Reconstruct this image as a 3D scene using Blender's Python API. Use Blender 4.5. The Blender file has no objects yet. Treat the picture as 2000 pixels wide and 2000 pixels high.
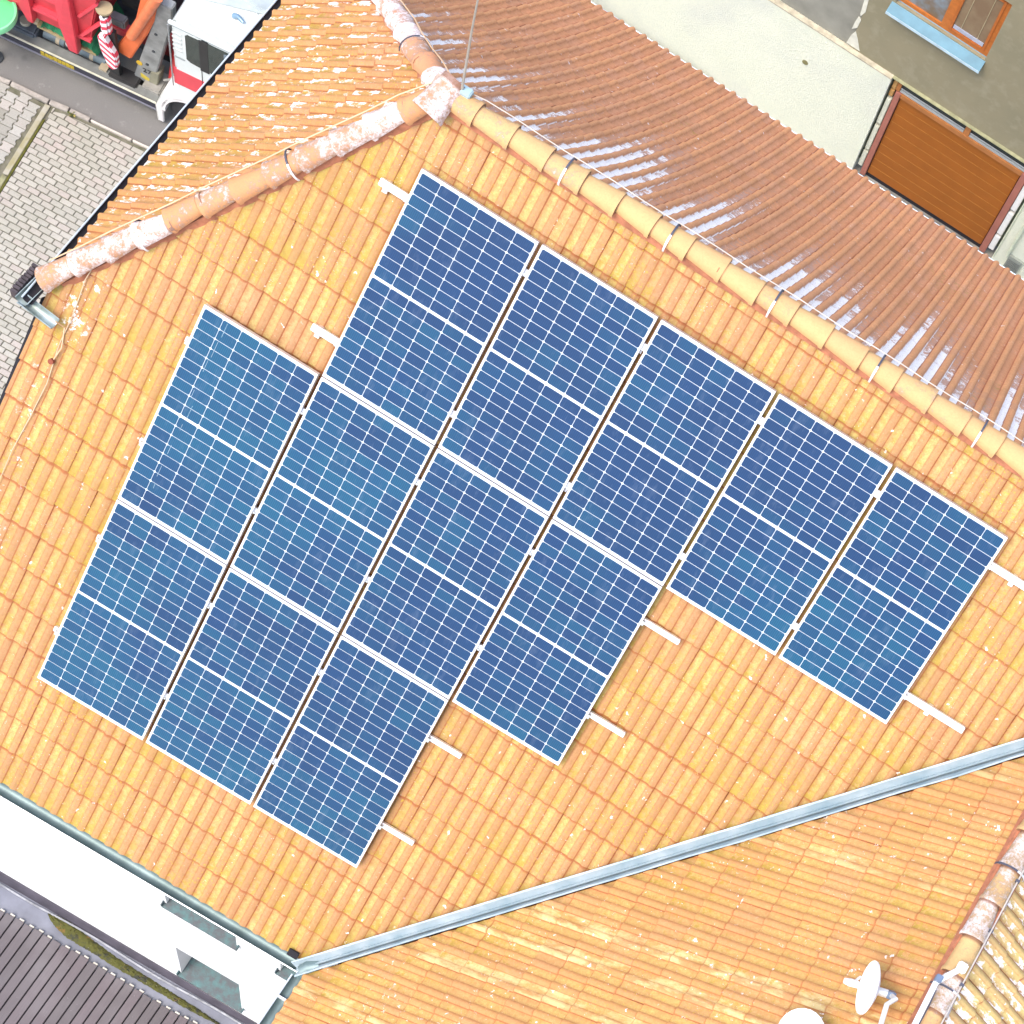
import bpy, bmesh, math, random
import numpy as np
from mathutils import Vector, Matrix
random.seed(7)
rng = np.random.default_rng(7)
PI = math.pi
R = math.radians
SC = bpy.context.scene
COL = SC.collection

# ------------------------------------------------------------------ camera
cam = bpy.data.objects.new('camera', bpy.data.cameras.new('camera'))
COL.objects.link(cam)
right = Vector((0.8475137, 0.4570425, 0.2698752))
down = Vector((0.5238017, -0.8023378, -0.2861569))
fwd = Vector((0.0857453, 0.3838830, -0.9193920))
CAM = Vector((4.276311, -8.285849, 32.842581))
cam.matrix_world = Matrix(((right.x, -down.x, -fwd.x, CAM.x), (right.y, -down.y, -fwd.y, CAM.y),
                           (right.z, -down.z, -fwd.z, CAM.z), (0, 0, 0, 1)))
cam.data.sensor_fit = 'HORIZONTAL'
cam.data.sensor_width = 36
cam.data.lens = 36 * 4260.54 / 2000
cam.data.shift_x = -0.4113
cam.data.shift_y = 0.2444
cam.data.clip_start = 0.5
cam.data.clip_end = 3000
SC.camera = cam
SC.render.resolution_x = SC.render.resolution_y = 1024

# ------------------------------------------------------------------ light
SUN_EL, SUN_AZ = R(60), R(203)          # azimuth clockwise from +Y: behind the viewer, to the right
world = bpy.data.worlds.new('World')
SC.world = world
world.use_nodes = True
wn = world.node_tree
bg = wn.nodes['Background']
sky = wn.nodes.new('ShaderNodeTexSky')
sky.sky_type = 'NISHITA'
sky.sun_disc = False
sky.sun_elevation = SUN_EL
sky.sun_rotation = SUN_AZ
sky.air_density = 1.0
sky.dust_density = 3.0
sky.ozone_density = 1.0
wn.links.new(sky.outputs[0], bg.inputs[0])
bg.inputs[1].default_value = 0.15
sun = bpy.data.objects.new('sun', bpy.data.lights.new('sun', 'SUN'))
COL.objects.link(sun)
sun.data.energy = 0.75
sun.data.angle = R(26)
sun.data.color = (1.0, 0.95, 0.86)
sd = Vector((math.sin(SUN_AZ) * math.cos(SUN_EL), math.cos(SUN_AZ) * math.cos(SUN_EL), math.sin(SUN_EL)))
sun.rotation_euler = (-sd).to_track_quat('-Z', 'Y').to_euler()
sun.location = (10, -20, 40)
SC.view_settings.view_transform = 'Standard'
SC.view_settings.look = 'None'
SC.view_settings.gamma = 1
SC.view_settings.use_curve_mapping = False
SC.view_settings.exposure = 1.5


# ------------------------------------------------------------------ node helpers
class Mat:
    def __init__(s, name):
        s.m = bpy.data.materials.new(name)
        s.m.use_nodes = True
        s.t = s.m.node_tree
        s.b = s.t.nodes['Principled BSDF']
        s.b.inputs['Roughness'].default_value = .8

    def n(s, ty, **kw):
        nd = s.t.nodes.new('ShaderNode' + ty)
        for k, v in kw.items():
            setattr(nd, k, v)
        return nd

    def put(s, sock, v):
        if isinstance(v, bpy.types.NodeSocket):
            s.t.links.new(v, sock)
        elif hasattr(sock, 'default_value'):
            if isinstance(v, (tuple, list)) and len(v) == 3 and sock.type == 'RGBA':
                v = (*v, 1)
            sock.default_value = v

    def math(s, op, a, b=0.0, c=0.0, clamp=False):
        nd = s.n('Math', operation=op, use_clamp=clamp)
        s.put(nd.inputs[0], a)
        s.put(nd.inputs[1], b)
        s.put(nd.inputs[2], c)
        return nd.outputs[0]

    def mix(s, f, a, b, mode='MIX'):
        nd = s.n('Mix', data_type='RGBA', blend_type=mode)
        s.put(nd.inputs[0], f)
        s.put(nd.inputs[6], a)
        s.put(nd.inputs[7], b)
        return nd.outputs[2]

    def pos(s, scale=(1, 1, 1)):
        g = s.n('NewGeometry').outputs['Position']
        return s.map(g, scale)

    def obj(s, scale=(1, 1, 1)):
        return s.map(s.n('TexCoord').outputs['Object'], scale)

    def map(s, v, scale):
        if scale == (1, 1, 1):
            return v
        mp = s.n('Mapping')
        s.put(mp.inputs[0], v)
        mp.inputs['Scale'].default_value = scale
        return mp.outputs[0]

    def noise(s, vec, scale, detail=3.0, rough=.55, dist=0.0):
        nd = s.n('TexNoise')
        s.put(nd.inputs['Vector'], vec)
        nd.inputs['Scale'].default_value = scale
        nd.inputs['Detail'].default_value = detail
        nd.inputs['Roughness'].default_value = rough
        nd.inputs['Distortion'].default_value = dist
        return nd.outputs[0]

    def voro(s, vec, scale):
        nd = s.n('TexVoronoi')
        s.put(nd.inputs['Vector'], vec)
        nd.inputs['Scale'].default_value = scale
        return nd.outputs['Distance']

    def ramp(s, v, a, b, lo=0.0, hi=1.0):
        nd = s.n('MapRange', clamp=True)
        s.put(nd.inputs[0], v)
        nd.inputs[1].default_value = a
        nd.inputs[2].default_value = b
        nd.inputs[3].default_value = lo
        nd.inputs[4].default_value = hi
        return nd.outputs[0]

    def attr(s, name):
        return s.n('Attribute', attribute_name=name).outputs['Fac']

    def xyz(s, v):
        nd = s.n('SeparateXYZ')
        s.put(nd.inputs[0], v)
        return nd.outputs

    def bump(s, h, strength=.3, dist=.01):
        nd = s.n('Bump')
        nd.inputs['Strength'].default_value = strength
        nd.inputs['Distance'].default_value = dist
        s.put(nd.inputs['Height'], h)
        s.t.links.new(nd.outputs[0], s.b.inputs['Normal'])

    def set(s, **kw):
        for k, v in kw.items():
            s.put(s.b.inputs[k.replace('_', ' ')], v)
        return s


def plain(name, col, rough=.7, metal=0.0, var=.12, scale=6.0, bump=0.0, dark=None, rnd=0.0):
    M = Mat(name)
    v = M.noise(M.pos(), scale, 5)
    c2 = dark or tuple(x * (1 - 2.2 * var) for x in col)
    c = M.mix(M.ramp(v, .3, .7), col, c2)
    if rnd:
        r = M.n('ObjectInfo').outputs['Random']
        c = M.mix(M.math('MULTIPLY', r, rnd), c, tuple(x * .45 for x in col))
    M.set(Base_Color=c, Roughness=rough, Metallic=metal)
    if bump:
        M.bump(M.noise(M.pos(), scale * 6, 4), bump, .01)
    return M.m


def tile_mat(name, roll, pan, moss=.5, lichen=.5, streak=0.0, dirt=.5, ridge_y=.46, hipwhite=0.0, pale=0.0, wire=False, pink=(.62, .31, .2), joint=(.33, .09, .03)):
    M = Mat(name)
    P = M.pos()
    pa = M.attr('pan')
    ty = M.attr('tipy')
    rnd = M.math('FRACT', M.math('ADD', M.n('ObjectInfo').outputs['Random'], M.math('MULTIPLY', M.attr('tint'), 3.7)))
    rnd2 = M.math('FRACT', M.math('MULTIPLY', rnd, 17.31))
    n1 = M.noise(P, 5, 5, .6)
    n2 = M.noise(P, 24, 4, .65)
    n3 = M.noise(P, .55, 2)
    pf = M.math('MULTIPLY', pa, M.ramp(M.math('ADD', n1, M.math('MULTIPLY', rnd, .35)), .32, .6, .5, 1.0))
    c = M.mix(pf, roll, pan)
    c = M.mix(M.math('MULTIPLY', M.ramp(rnd2, .45, 1), .5), c, pink)                         # some tiles were fired pinker
    c = M.mix(M.ramp(n2, .38, .75, 0, .5), c, tuple(x * .62 for x in roll))
    c = M.mix(M.ramp(rnd, 0, 1, 0, .45), c, tuple(x * .6 for x in roll))
    c = M.mix(M.ramp(M.noise(P, 33, 5, .7), .47, .66, 0, .55), c, tuple(x * q for x, q in zip(roll, (.7, .62, .45))))
    c = M.mix(M.ramp(n3, .45, .75, 0, .3 * dirt), c, (.36, .16, .07))
    c = M.mix(M.ramp(M.noise(P, 85, 3, .75), .35, .7, 0, .5), c, tuple(x * .55 for x in roll))
    if pale:
        X = M.xyz(P)
        cid = M.math('FLOOR', M.math('DIVIDE', M.math('ADD', X[1], 20.0), .1385))
        w = M.n('TexWhiteNoise', noise_dimensions='1D')
        M.put(w.inputs['W'], cid)
        ps = M.math('MULTIPLY', M.ramp(w.outputs[0], .74, .86), M.ramp(M.noise(M.pos((1, 3, 1)), 3.0, 5, .7), .45, .6))
        c = M.mix(M.math('MULTIPLY', ps, pale), c, (.68, .56, .26))
    # darker joint colour along the top and side laps and the roll borders
    lap = M.math('MAXIMUM', M.ramp(M.math('ADD', ty, M.math('MULTIPLY', M.math('SUBTRACT', n2, .5), .06)), .80, .85, 0, .9), M.ramp(M.math('ADD', M.attr('edge'), M.math('MULTIPLY', M.math('SUBTRACT', n2, .5), .5)), .2, .8, 0, .9))
    c = M.mix(lap, c, joint)
    # moss on the lower half of the tiles, in clumps
    low = M.ramp(ty, .75, .0, 0, 1)
    mo = M.math('MULTIPLY', M.ramp(M.math('ADD', M.noise(P, 21, 5, .75), M.math('MULTIPLY', M.noise(P, .9, 2), .7)), 1.02 - .1 * moss, 1.1 - .1 * moss), M.math('MULTIPLY', M.math('MULTIPLY_ADD', low, .8, .2), M.math('MULTIPLY_ADD', pa, .75, .25)))
    c = M.mix(M.math('MULTIPLY', mo, .75), c, M.mix(n2, (.45, .3, .02), (.2, .14, .012)))
    # yellow lichen specks
    sp = M.math('MULTIPLY', M.ramp(M.noise(P, 48, 4, .75), .57, .66), M.ramp(M.noise(P, 1.3, 2), .4, .6))
    c = M.mix(M.math('MULTIPLY', sp, .55 * moss), c, (.52, .36, .03))
    # pale lichen spots
    li = M.ramp(M.math('ADD', M.noise(P, 16, 5, .75), M.math('MULTIPLY', M.noise(P, 2.6, 3), .3)), .90 - .1 * lichen, .94 - .1 * lichen)
    vd_ = M.n('VectorMath', operation='MULTIPLY_ADD')
    nv_ = M.n('TexNoise')
    M.put(nv_.inputs['Vector'], P)
    nv_.inputs['Scale'].default_value = 28
    M.put(vd_.inputs[0], nv_.outputs['Color'])
    vd_.inputs[1].default_value = (.07, .07, .07)
    M.put(vd_.inputs[2], P)
    vs = M.ramp(M.voro(vd_.outputs[0], 6.5), .1, .05)
    li = M.math('MAXIMUM', li, M.math('MULTIPLY', vs, M.ramp(M.noise(P, 2.3, 1), .5, .56)))
    fine = M.math('MULTIPLY', M.ramp(M.noise(P, 42, 4, .75), .655, .69), M.ramp(M.noise(P, 3.1, 3, .6), .47, .6))
    li = M.math('MAXIMUM', li, M.math('MULTIPLY', fine, min(1.0, lichen * 1.6)))
    if wire:
        X = M.xyz(P)
        near = M.ramp(M.math('ABSOLUTE', M.math('ADD', X[0], 2.0)), .04, .2, 1, 0)
        wl = M.math('MULTIPLY', near, M.ramp(M.math('ADD', M.noise(P, 14, 5, .75), M.math('MULTIPLY', M.noise(P, 2.2, 2), .4)), .8, .85))
        li = M.math('MAXIMUM', li, wl)
    if hipwhite:
        hw = M.math('MULTIPLY', M.ramp(M.noise(M.pos((1, 2, 1)), 7, 5, .7), .6 - .13 * hipwhite, .68 - .13 * hipwhite), M.ramp(pa, .2, .8))
        li = M.math('MAXIMUM', li, hw)
    if streak:
        X = M.xyz(P)
        d = M.math('SUBTRACT', X[1], ridge_y)
        # each channel between two rolls has its own length of white lichen running down from the ridge
        cid = M.math('FLOOR', M.math('DIVIDE', M.math('ADD', X[0], 20.009), .1385))
        w = M.n('TexWhiteNoise', noise_dimensions='1D')
        M.put(w.inputs['W'], cid)
        reach = M.ramp(w.outputs[0], .0, 1, .25, 2.2)
        br = M.noise(M.pos((1.2, 1, 1)), 26, 6, .8)
        lo = M.math('MULTIPLY', M.math('SUBTRACT', M.noise(P, 3.2, 4, .6), .5), 3.2)
        st = M.ramp(M.math('ADD', M.math('ADD', M.math('SUBTRACT', reach, d), lo), M.math('MULTIPLY', M.math('SUBTRACT', br, .5), 3.0)), -.05, .2)
        st = M.math('MULTIPLY', st, M.ramp(M.noise(P, 75, 4, .75), .38, .47, .4, 1))
        st = M.math('MULTIPLY', st, M.ramp(ty, .62, .8, 1, .35))
        st = M.math('MULTIPLY', st, M.ramp(pa, .25, .8))
        st = M.math('MULTIPLY', st, streak)
        grey = M.math('MULTIPLY', M.ramp(M.math('ADD', M.math('SUBTRACT', reach, d), M.math('MULTIPLY', M.math('SUBTRACT', n2, .5), 4.0)), -.8, .2), M.math('MULTIPLY', pa, .6))
        c = M.mix(grey, c, (.42, .3, .26))
        li = M.math('MAXIMUM', li, st)
    c = M.mix(M.math('MULTIPLY', li, .92), c, M.mix(n2, (.95, .93, .89), (.8, .74, .7)))
    M.set(Base_Color=c, Roughness=.78)
    h = M.math('ADD', M.math('MULTIPLY', M.noise(P, 60, 4, .7), .6), M.math('MULTIPLY', li, .5))
    M.bump(h, .35, .006)
    return M.m


M_TILE = tile_mat('clay_tile_front', (.5, .262, .11), (.565, .46, .14), moss=1.85, lichen=.65, wire=True, joint=(.3, .085, .025), pink=(.52, .27, .15))
M_TILEW = tile_mat('clay_tile_wing', (.62, .31, .11), (.65, .45, .13), moss=1.2, lichen=1.0, pale=.7, joint=(.36, .12, .035), pink=(.58, .29, .16))
M_TILEH = tile_mat('clay_tile_half_hip', (.58, .27, .095), (.59, .36, .1), moss=1.5, lichen=.7, hipwhite=.6, joint=(.26, .08, .025))
M_TILEB = tile_mat('clay_tile_back', (.76, .34, .14), (.72, .3, .14), moss=.0, lichen=.7, streak=1.0)
M_TILEE = tile_mat('clay_tile_wing_east', (.66, .46, .18), (.7, .55, .2), moss=-1.0, lichen=.9, hipwhite=.8, dirt=0)


def ridge_mat(name, base, alt, white):
    M = Mat(name)
    P = M.pos()
    r = M.n('ObjectInfo').outputs['Random']
    n = M.noise(P, 20, 5, .7)
    c = M.mix(M.math('ADD', M.math('MULTIPLY', r, .6), M.math('MULTIPLY', M.noise(P, 4, 3), .4)), base, alt)
    c = M.mix(M.ramp(M.noise(P, 60, 4, .75), .4, .7, 0, .35), c, tuple(x * .6 for x in base))
    c = M.mix(M.ramp(n, .45, .8, 0, .45), c, tuple(x * .7 for x in base))
    am = M.math('ADD', M.math('ADD', M.math('MULTIPLY', M.noise(P, 9, 6, .75), .65), M.math('MULTIPLY', M.noise(P, 38, 4, .75), .35)), M.math('MULTIPLY', M.math('SUBTRACT', M.math('FRACT', M.math('MULTIPLY', r, 7.3)), .5), .3))
    l = M.ramp(am, .69 - .24 * white, .84 - .24 * white)
    gr = M.ramp(am, .62 - .24 * white, .7 - .24 * white, 0, .5)
    c = M.mix(gr, c, (.2, .16, .14))
    c = M.mix(M.math('MULTIPLY', M.math('MULTIPLY', l, M.ramp(M.noise(P, 55, 4, .75), .36, .5, .2, 1)), .95), c, M.mix(n, (.85, .82, .8), (.6, .5, .5)))
    c = M.mix(M.ramp(M.attr('lap'), .12, .4, 0, .85), c, (.2, .09, .05))
    M.set(Base_Color=c, Roughness=.8)
    M.bump(M.noise(P, 70, 4, .7), .35, .006)
    return M.m


M_RIDGE = ridge_mat('ridge_tile_clay', (.58, .38, .16), (.58, .31, .14), -.1)
M_HIP = ridge_mat('hip_tile_clay', (.58, .31, .14), (.56, .24, .1), .8)
M_HIP2 = ridge_mat('hip_tile_lichen', (.56, .28, .14), (.56, .23, .11), .95)
M_RIDGEW = ridge_mat('wing_ridge_clay', (.6, .4, .17), (.6, .33, .14), .75)
M_UNDER = plain('roof_underlay', (.12, .035, .015), .95)
M_MORTAR = plain('ridge_bedding', (.5, .19, .1), .9, var=.2, scale=14, bump=.4)
M_ALU = plain('aluminium', (.86, .86, .88), .35, .6, var=.03)
M_CLAMP = plain('clamp_metal', (.5, .52, .5), .4, .7, var=.05)
M_FRAME = plain('panel_frame', (.72, .72, .74), .35, .5, var=.02)
M_ZINC = plain('zinc_sheet', (.44, .5, .52), .5, .2, var=.2, scale=5, dark=(.27, .36, .4))
M_GUT = plain('gutter_zinc', (.2, .27, .27), .5, .45, var=.25, scale=5, dark=(.12, .17, .165))
M_GUTL = plain('gutter_lip', (.75, .82, .84), .35, .5, var=.05)
M_DARK = plain('dark_gap', (.015, .013, .018), .9)
M_WIRE = plain('wire_alu', (.62, .55, .47), .5, .3, var=.1)
M_WIREC = plain('wire_copper', (.75, .5, .3), .5, .3, var=.1)
M_STRAP = plain('strap_alu', (.85, .85, .88), .4, .4, var=.03)
M_BRK = plain('bracket_dark', (.1, .1, .13), .6, .4)


def cell_mat():
    M = Mat('solar_cell')
    o = M.xyz(M.n('TexCoord').outputs['Object'])
    r = M.n('ObjectInfo').outputs['Random']
    P = M.pos()
    f = M.math('FRACT', M.math('MULTIPLY', o[0], 62.0))
    line = M.ramp(M.math('ABSOLUTE', M.math('SUBTRACT', f, .5)), .1, .26, 1, 0)
    big = M.ramp(M.math('ADD', M.noise(M.pos((1, 1, 1)), .42, 2), M.math('MULTIPLY', M.math('SUBTRACT', r, .5), .22)), .38, .62)
    c = M.mix(big, (.004, .034, .098), (.005, .078, .145))
    c = M.mix(M.ramp(M.noise(P, 2.2, 3), .45, .75, 0, .5), c, (.004, .042, .128))
    c = M.mix(M.math('MULTIPLY', line, .55), c, (.006, .018, .075))
    # dried rain marks
    du = M.ramp(M.noise(M.pos((3, 1, 1)), 4, 5, .7), .55, .8, 0, .1)
    c = M.mix(du, c, (.35, .42, .5))
    M.set(Base_Color=c, Roughness=.16, Specular_IOR_Level=.28)
    M.b.inputs['Coat Weight'].default_value = .12
    M.b.inputs['Coat Roughness'].default_value = .06
    return M.m


M_CELL = cell_mat()
M_BACK = plain('panel_backsheet', (.58, .64, .68), .35, var=.02)
M_BIRD = plain('bird_dropping', (.8, .8, .78), .9)

# ------------------------------------------------------------------ object helpers
ORG = {}


def link(o):
    COL.objects.link(o)
    return o


def tag(o, label=None, cat=None, group=None, kind=None):
    if label: o['label'] = label
    if cat: o['category'] = cat
    if group: o['group'] = group
    if kind: o['kind'] = kind
    return o


def thing(name, loc, label, cat, group=None, rz=0.0, local=False):
    o = link(bpy.data.objects.new(name, None))
    o.empty_display_size = .2
    o.location = loc
    o.rotation_euler = (0, 0, rz)
    ORG[o.name] = Vector((0, 0, 0)) if local else Vector(loc)
    return tag(o, label, cat, group)


class MB:
    def __init__(s):
        s.v, s.f = [], []

    def add(s, vs, fs):
        k = len(s.v)
        s.v += [tuple(p) for p in vs]
        s.f += [tuple(i + k for i in f) for f in fs]
        return s

    def box(s, x0, x1, y0, y1, z0, z1):
        vs = [(x, y, z) for z in (z0, z1) for y in (y0, y1) for x in (x0, x1)]
        return s.add(vs, [(0, 2, 3, 1), (4, 5, 7, 6), (0, 1, 5, 4), (2, 6, 7, 3), (0, 4, 6, 2), (1, 3, 7, 5)])

    def obox(s, c, ax, ay, az, hx, hy, hz):
        c, ax, ay, az = Vector(c), Vector(ax), Vector(ay), Vector(az)
        vs = [c + ax * (hx * i) + ay * (hy * j) + az * (hz * k) for k in (-1, 1) for j in (-1, 1) for i in (-1, 1)]
        return s.add(vs, [(0, 2, 3, 1), (4, 5, 7, 6), (0, 1, 5, 4), (2, 6, 7, 3), (0, 4, 6, 2), (1, 3, 7, 5)])

    def bar(s, a, b, w, h, up=(0, 0, 1)):
        a, b = Vector(a), Vector(b)
        d = (b - a)
        L = d.length
        d.normalize()
        u = Vector(up)
        sx = d.cross(u).normalized()
        u = sx.cross(d)
        return s.obox((a + b) / 2, d, sx, u, L / 2, w / 2, h / 2)

    def prism(s, poly, off):
        n = len(poly)
        off = Vector(off)
        vs = [Vector(p) for p in poly] + [Vector(p) + off for p in poly]
        fs = [tuple(range(n)), tuple(range(2 * n - 1, n - 1, -1))]
        fs += [(i, i + n, (i + 1) % n + n, (i + 1) % n) for i in range(n)]
        return s.add(vs, fs)

    def tube(s, pts, r, seg=8, cap=True):
        pts = [Vector(p) for p in pts]
        rs = r if isinstance(r, (list, tuple)) else [r] * len(pts)
        base = len(s.v)
        ref = None
        for i, p in enumerate(pts):
            d = (pts[min(i + 1, len(pts) - 1)] - pts[max(i - 1, 0)]).normalized()
            if ref is None:
                ref = d.orthogonal().normalized()
            ref = (ref - d * ref.dot(d)).normalized()
            bi = d.cross(ref)
            for k in range(seg):
                a = 2 * PI * k / seg
                s.v.append(tuple(p + (ref * math.cos(a) + bi * math.sin(a)) * rs[i]))
        for i in range(len(pts) - 1):
            for k in range(seg):
                a, b = base + i * seg + k, base + i * seg + (k + 1) % seg
                s.f.append((a, b, b + seg, a + seg))
        if cap:
            s.f.append(tuple(base + k for k in reversed(range(seg))))
            e = base + (len(pts) - 1) * seg
            s.f.append(tuple(e + k for k in range(seg)))
        return s

    def build(s, name, mat, parent=None, smooth=False, bevel=0.0, kind=None, label=None, center=True, auto=None):
        me = bpy.data.meshes.new(name)
        vs = np.array(s.v, dtype=float)
        c = (vs.min(0) + vs.max(0)) / 2 if center else np.zeros(3)
        me.from_pydata([tuple(p) for p in (vs - c)], [], s.f)
        bm = bmesh.new()
        bm.from_mesh(me)
        bmesh.ops.recalc_face_normals(bm, faces=bm.faces)
        if bevel:
            bmesh.ops.bevel(bm, geom=[e for e in bm.edges if len(e.link_faces) == 2 and e.calc_face_angle(0) > .6], offset=bevel, segments=2,
                            affect='EDGES', clamp_overlap=True)
        bm.to_mesh(me)
        bm.free()
        me.materials.append(mat)
        if smooth:
            me.polygons.foreach_set('use_smooth', [True] * len(me.polygons))
            try:
                me.set_sharp_from_angle(angle=R(auto or 40))
            except Exception:
                pass
        o = link(bpy.data.objects.new(name, me))
        c = Vector(c)
        if parent:
            o.parent = parent
            o.location = c - ORG[parent.name]
        else:
            o.location = c
        ORG[o.name] = c
        if kind: o['kind'] = kind
        if label: o['label'] = label
        return o


def put(name, me, parent, mtx):
    """one object sharing a mesh; mtx is in the parent's frame before the parent's own origin is taken off"""
    o = link(bpy.data.objects.new(name, me))
    o.parent = parent
    m = mtx.copy()
    m.translation = m.translation - ORG[parent.name]
    o.matrix_basis = m
    return o


def basis(o, x, y, z):
    return Matrix(((x[0], y[0], z[0], o[0]), (x[1], y[1], z[1], o[1]), (x[2], y[2], z[2], o[2]), (0, 0, 0, 1)))


# ------------------------------------------------------------------ measures of the house (metres, ground z = 0)
G0 = 17.7
TH = R(46.048)
sT, kT = math.sin(TH), math.cos(TH)
RY, RZ = .46, .297 + G0                       # ridge line
AX = -.111                                    # where ridge and the two hips meet
VX = -2.29                                    # verge / half-hip eave
DV = Vector((0, -kT, -sT))                    # down the front slope
NV = Vector((0, -sT, kT))
ORIG = Vector((0, 0, G0))                     # top left corner of the first panel of the top row


def front(u, v, n=0.0):
    return ORIG + Vector((u, 0, 0)) + DV * v + NV * n


# ------------------------------------------------------------------ ground, road, pavement
def sheet(name, poly, z, mat, t=.02):
    return tag(MB().prism([(x, y, z) for x, y in poly], (0, 0, -t)).build(name, mat), kind='structure')


def asphalt_mat():
    M = Mat('asphalt')
    P = M.pos()
    c = M.mix(M.noise(P, 1.2, 4), (.18, .17, .155), (.13, .125, .118))
    c = M.mix(M.ramp(M.noise(P, 90, 2, .8), .4, .75, 0, .5), c, (.3, .29, .27))
    c = M.mix(M.ramp(M.noise(P, 5, 5, .7), .6, .72, 0, .6), c, (.32, .31, .29))
    c = M.mix(M.ramp(M.noise(P, 2.2, 3), .62, .7, 0, .5), c, (.1, .095, .09))
    M.set(Base_Color=c, Roughness=.92)
    M.bump(M.noise(P, 120, 3, .8), .5, .006)
    return M.m


M_ASPH = asphalt_mat()
M_SOIL = plain('joint_sand', (.17, .16, .12), .95, var=.3, scale=8, bump=.4, dark=(.09, .09, .05))
M_PAV = None


def paver_mat(name, a, b, c3):
    M = Mat(name)
    r = M.math('FRACT', M.math('ADD', M.n('ObjectInfo').outputs['Random'], M.math('MULTIPLY', M.attr('tint'), 3.7)))
    P = M.pos()
    c = M.mix(r, a, b)
    c = M.mix(M.ramp(M.math('FRACT', M.math('MULTIPLY', r, 13.7)), .6, 1, 0, .7), c, c3)
    c = M.mix(M.ramp(M.noise(P, 40, 4, .7), .4, .8, 0, .4), c, tuple(x * .6 for x in a))
    c = M.mix(M.ramp(M.noise(P, .9, 3), .45, .7, 0, .25), c, (.25, .25, .18))
    M.set(Base_Color=c, Roughness=.9)
    M.bump(M.noise(P, 150, 3, .7), .3, .004)
    return M.m


M_PAV = paver_mat('concrete_paver', (.33, .315, .265), (.41, .385, .33), (.4, .335, .3))
M_PAVG = paver_mat('grey_interlocking_paver', (.25, .24, .2), (.4, .39, .35), (.44, .4, .36))
M_KERB = plain('kerb_concrete', (.42, .38, .33), .9, var=.2, scale=9, bump=.4)
sheet('ground', [(-260, -260), (260, -260), (260, 260), (-260, 260)], -.25, plain('yard_gravel', (.3, .28, .24), .95, var=.25, scale=3, bump=.4))
sheet('road', [(-30, 4.2), (-10.2, 7.13), (-9.9, 7.2), (-8.5, 7.36), (-2, 8.3), (-2, 14.2), (-30, 14.2)], .0, M_ASPH, .3)
pav = sheet('pavement', [(-10.17, 7.06), (-9.9, 7.13), (-8.4, 7.32), (-3.2, 8.05), (-3.2, -2.2), (-9.0, -2.2), (-9.85, 4.5)], .012, M_SOIL, .3)
yard = sheet('yard_paving', [(-30, 4.0), (-10.86, 6.98), (-10.22, 7.03), (-9.96, 5.6), (-9.6, 3), (-9.2, -2.2), (-30, -6)], .008, M_SOIL, .3)

# kerb stones along the road
kpts = [(-11.6, 6.86), (-10.86, 7.01), (-10.22, 7.09), (-9.9, 7.155), (-9.55, 7.2), (-8.85, 7.29), (-8.1, 7.4)]
kerb = MB()
for i in (0,):
    kerb.box(-11.6, -11.59, 6.8, 6.81, -.01, 0)
kerb = tag(kerb.build('kerb', M_KERB), kind='structure')
for i in range(len(kpts) - 1):
    a, b = Vector((*kpts[i], .02)), Vector((*kpts[i + 1], .02))
    d = (b - a).normalized() * .012
    w = (.075, .075, .085, .07, .03, .03)[i]
    MB().bar(a + d, b - d, w, .07).build('kerbstone', M_KERB if i < 4 else plain('kerb_light', (.62, .56, .48), .9), kerb, bevel=.006)
edge = tag(MB().bar((-10.2, 7.03, .02), (-9.98, 5.62, .02), .085, .06).build('edging_strip', plain('edging_concrete', (.36, .34, .28), .9, var=.3, scale=4, bump=.3, dark=(.25, .22, .09)), bevel=.006), kind='structure')
MB().bar((-9.975, 5.6, .02), (-9.6, 3.2, .02), .085, .06).build('edging_stone', plain('edging_green', (.3, .29, .16), .95, var=.3, scale=5), edge, bevel=.006)
M_MOSS = plain('moss', (.12, .11, .012), .95, var=.3, scale=20, bump=.6, dark=(.05, .06, .01))
moss_joint = MB().bar((-10.1, 6.78, .02), (-9.6, 3.6, .02), .03, .03)
moss_joint = moss_joint.build('joint_moss', M_MOSS, edge)
moss_joint['kind'] = 'stuff'

# brick pavers in running bond
ang = R(3.5)
px_, py_ = Vector((math.cos(ang), math.sin(ang), 0)), Vector((-math.sin(ang), math.cos(ang), 0))
LP, WP = .2, .1


def paver_mesh(name, l, w, h=.03, bev=.006):
    bm = bmesh.new()
    bmesh.ops.create_cube(bm, size=1)
    bmesh.ops.scale(bm, vec=(l, w, h), verts=bm.verts)
    bmesh.ops.bevel(bm, geom=[e for e in bm.edges if all(v.co.z > 0 for v in e.verts)], offset=bev, segments=1, affect='EDGES')
    bm.faces.ensure_lookup_table()
    bmesh.ops.delete(bm, geom=[f for f in bm.faces if f.normal.z < -.9], context='FACES')
    me = bpy.data.meshes.new(name)
    bm.to_mesh(me)
    bm.free()
    return me


pm = paver_mesh('paver', LP - .013, WP - .013)
pm.materials.append(M_PAV)


def inside(p, poly):
    x, y = p
    c = False
    for i in range(len(poly)):
        (x0, y0), (x1, y1) = poly[i], poly[i - 1]
        if (y0 > y) != (y1 > y) and x < (x1 - x0) * (y - y0) / (y1 - y0) + x0:
            c = not c
    return c


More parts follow.
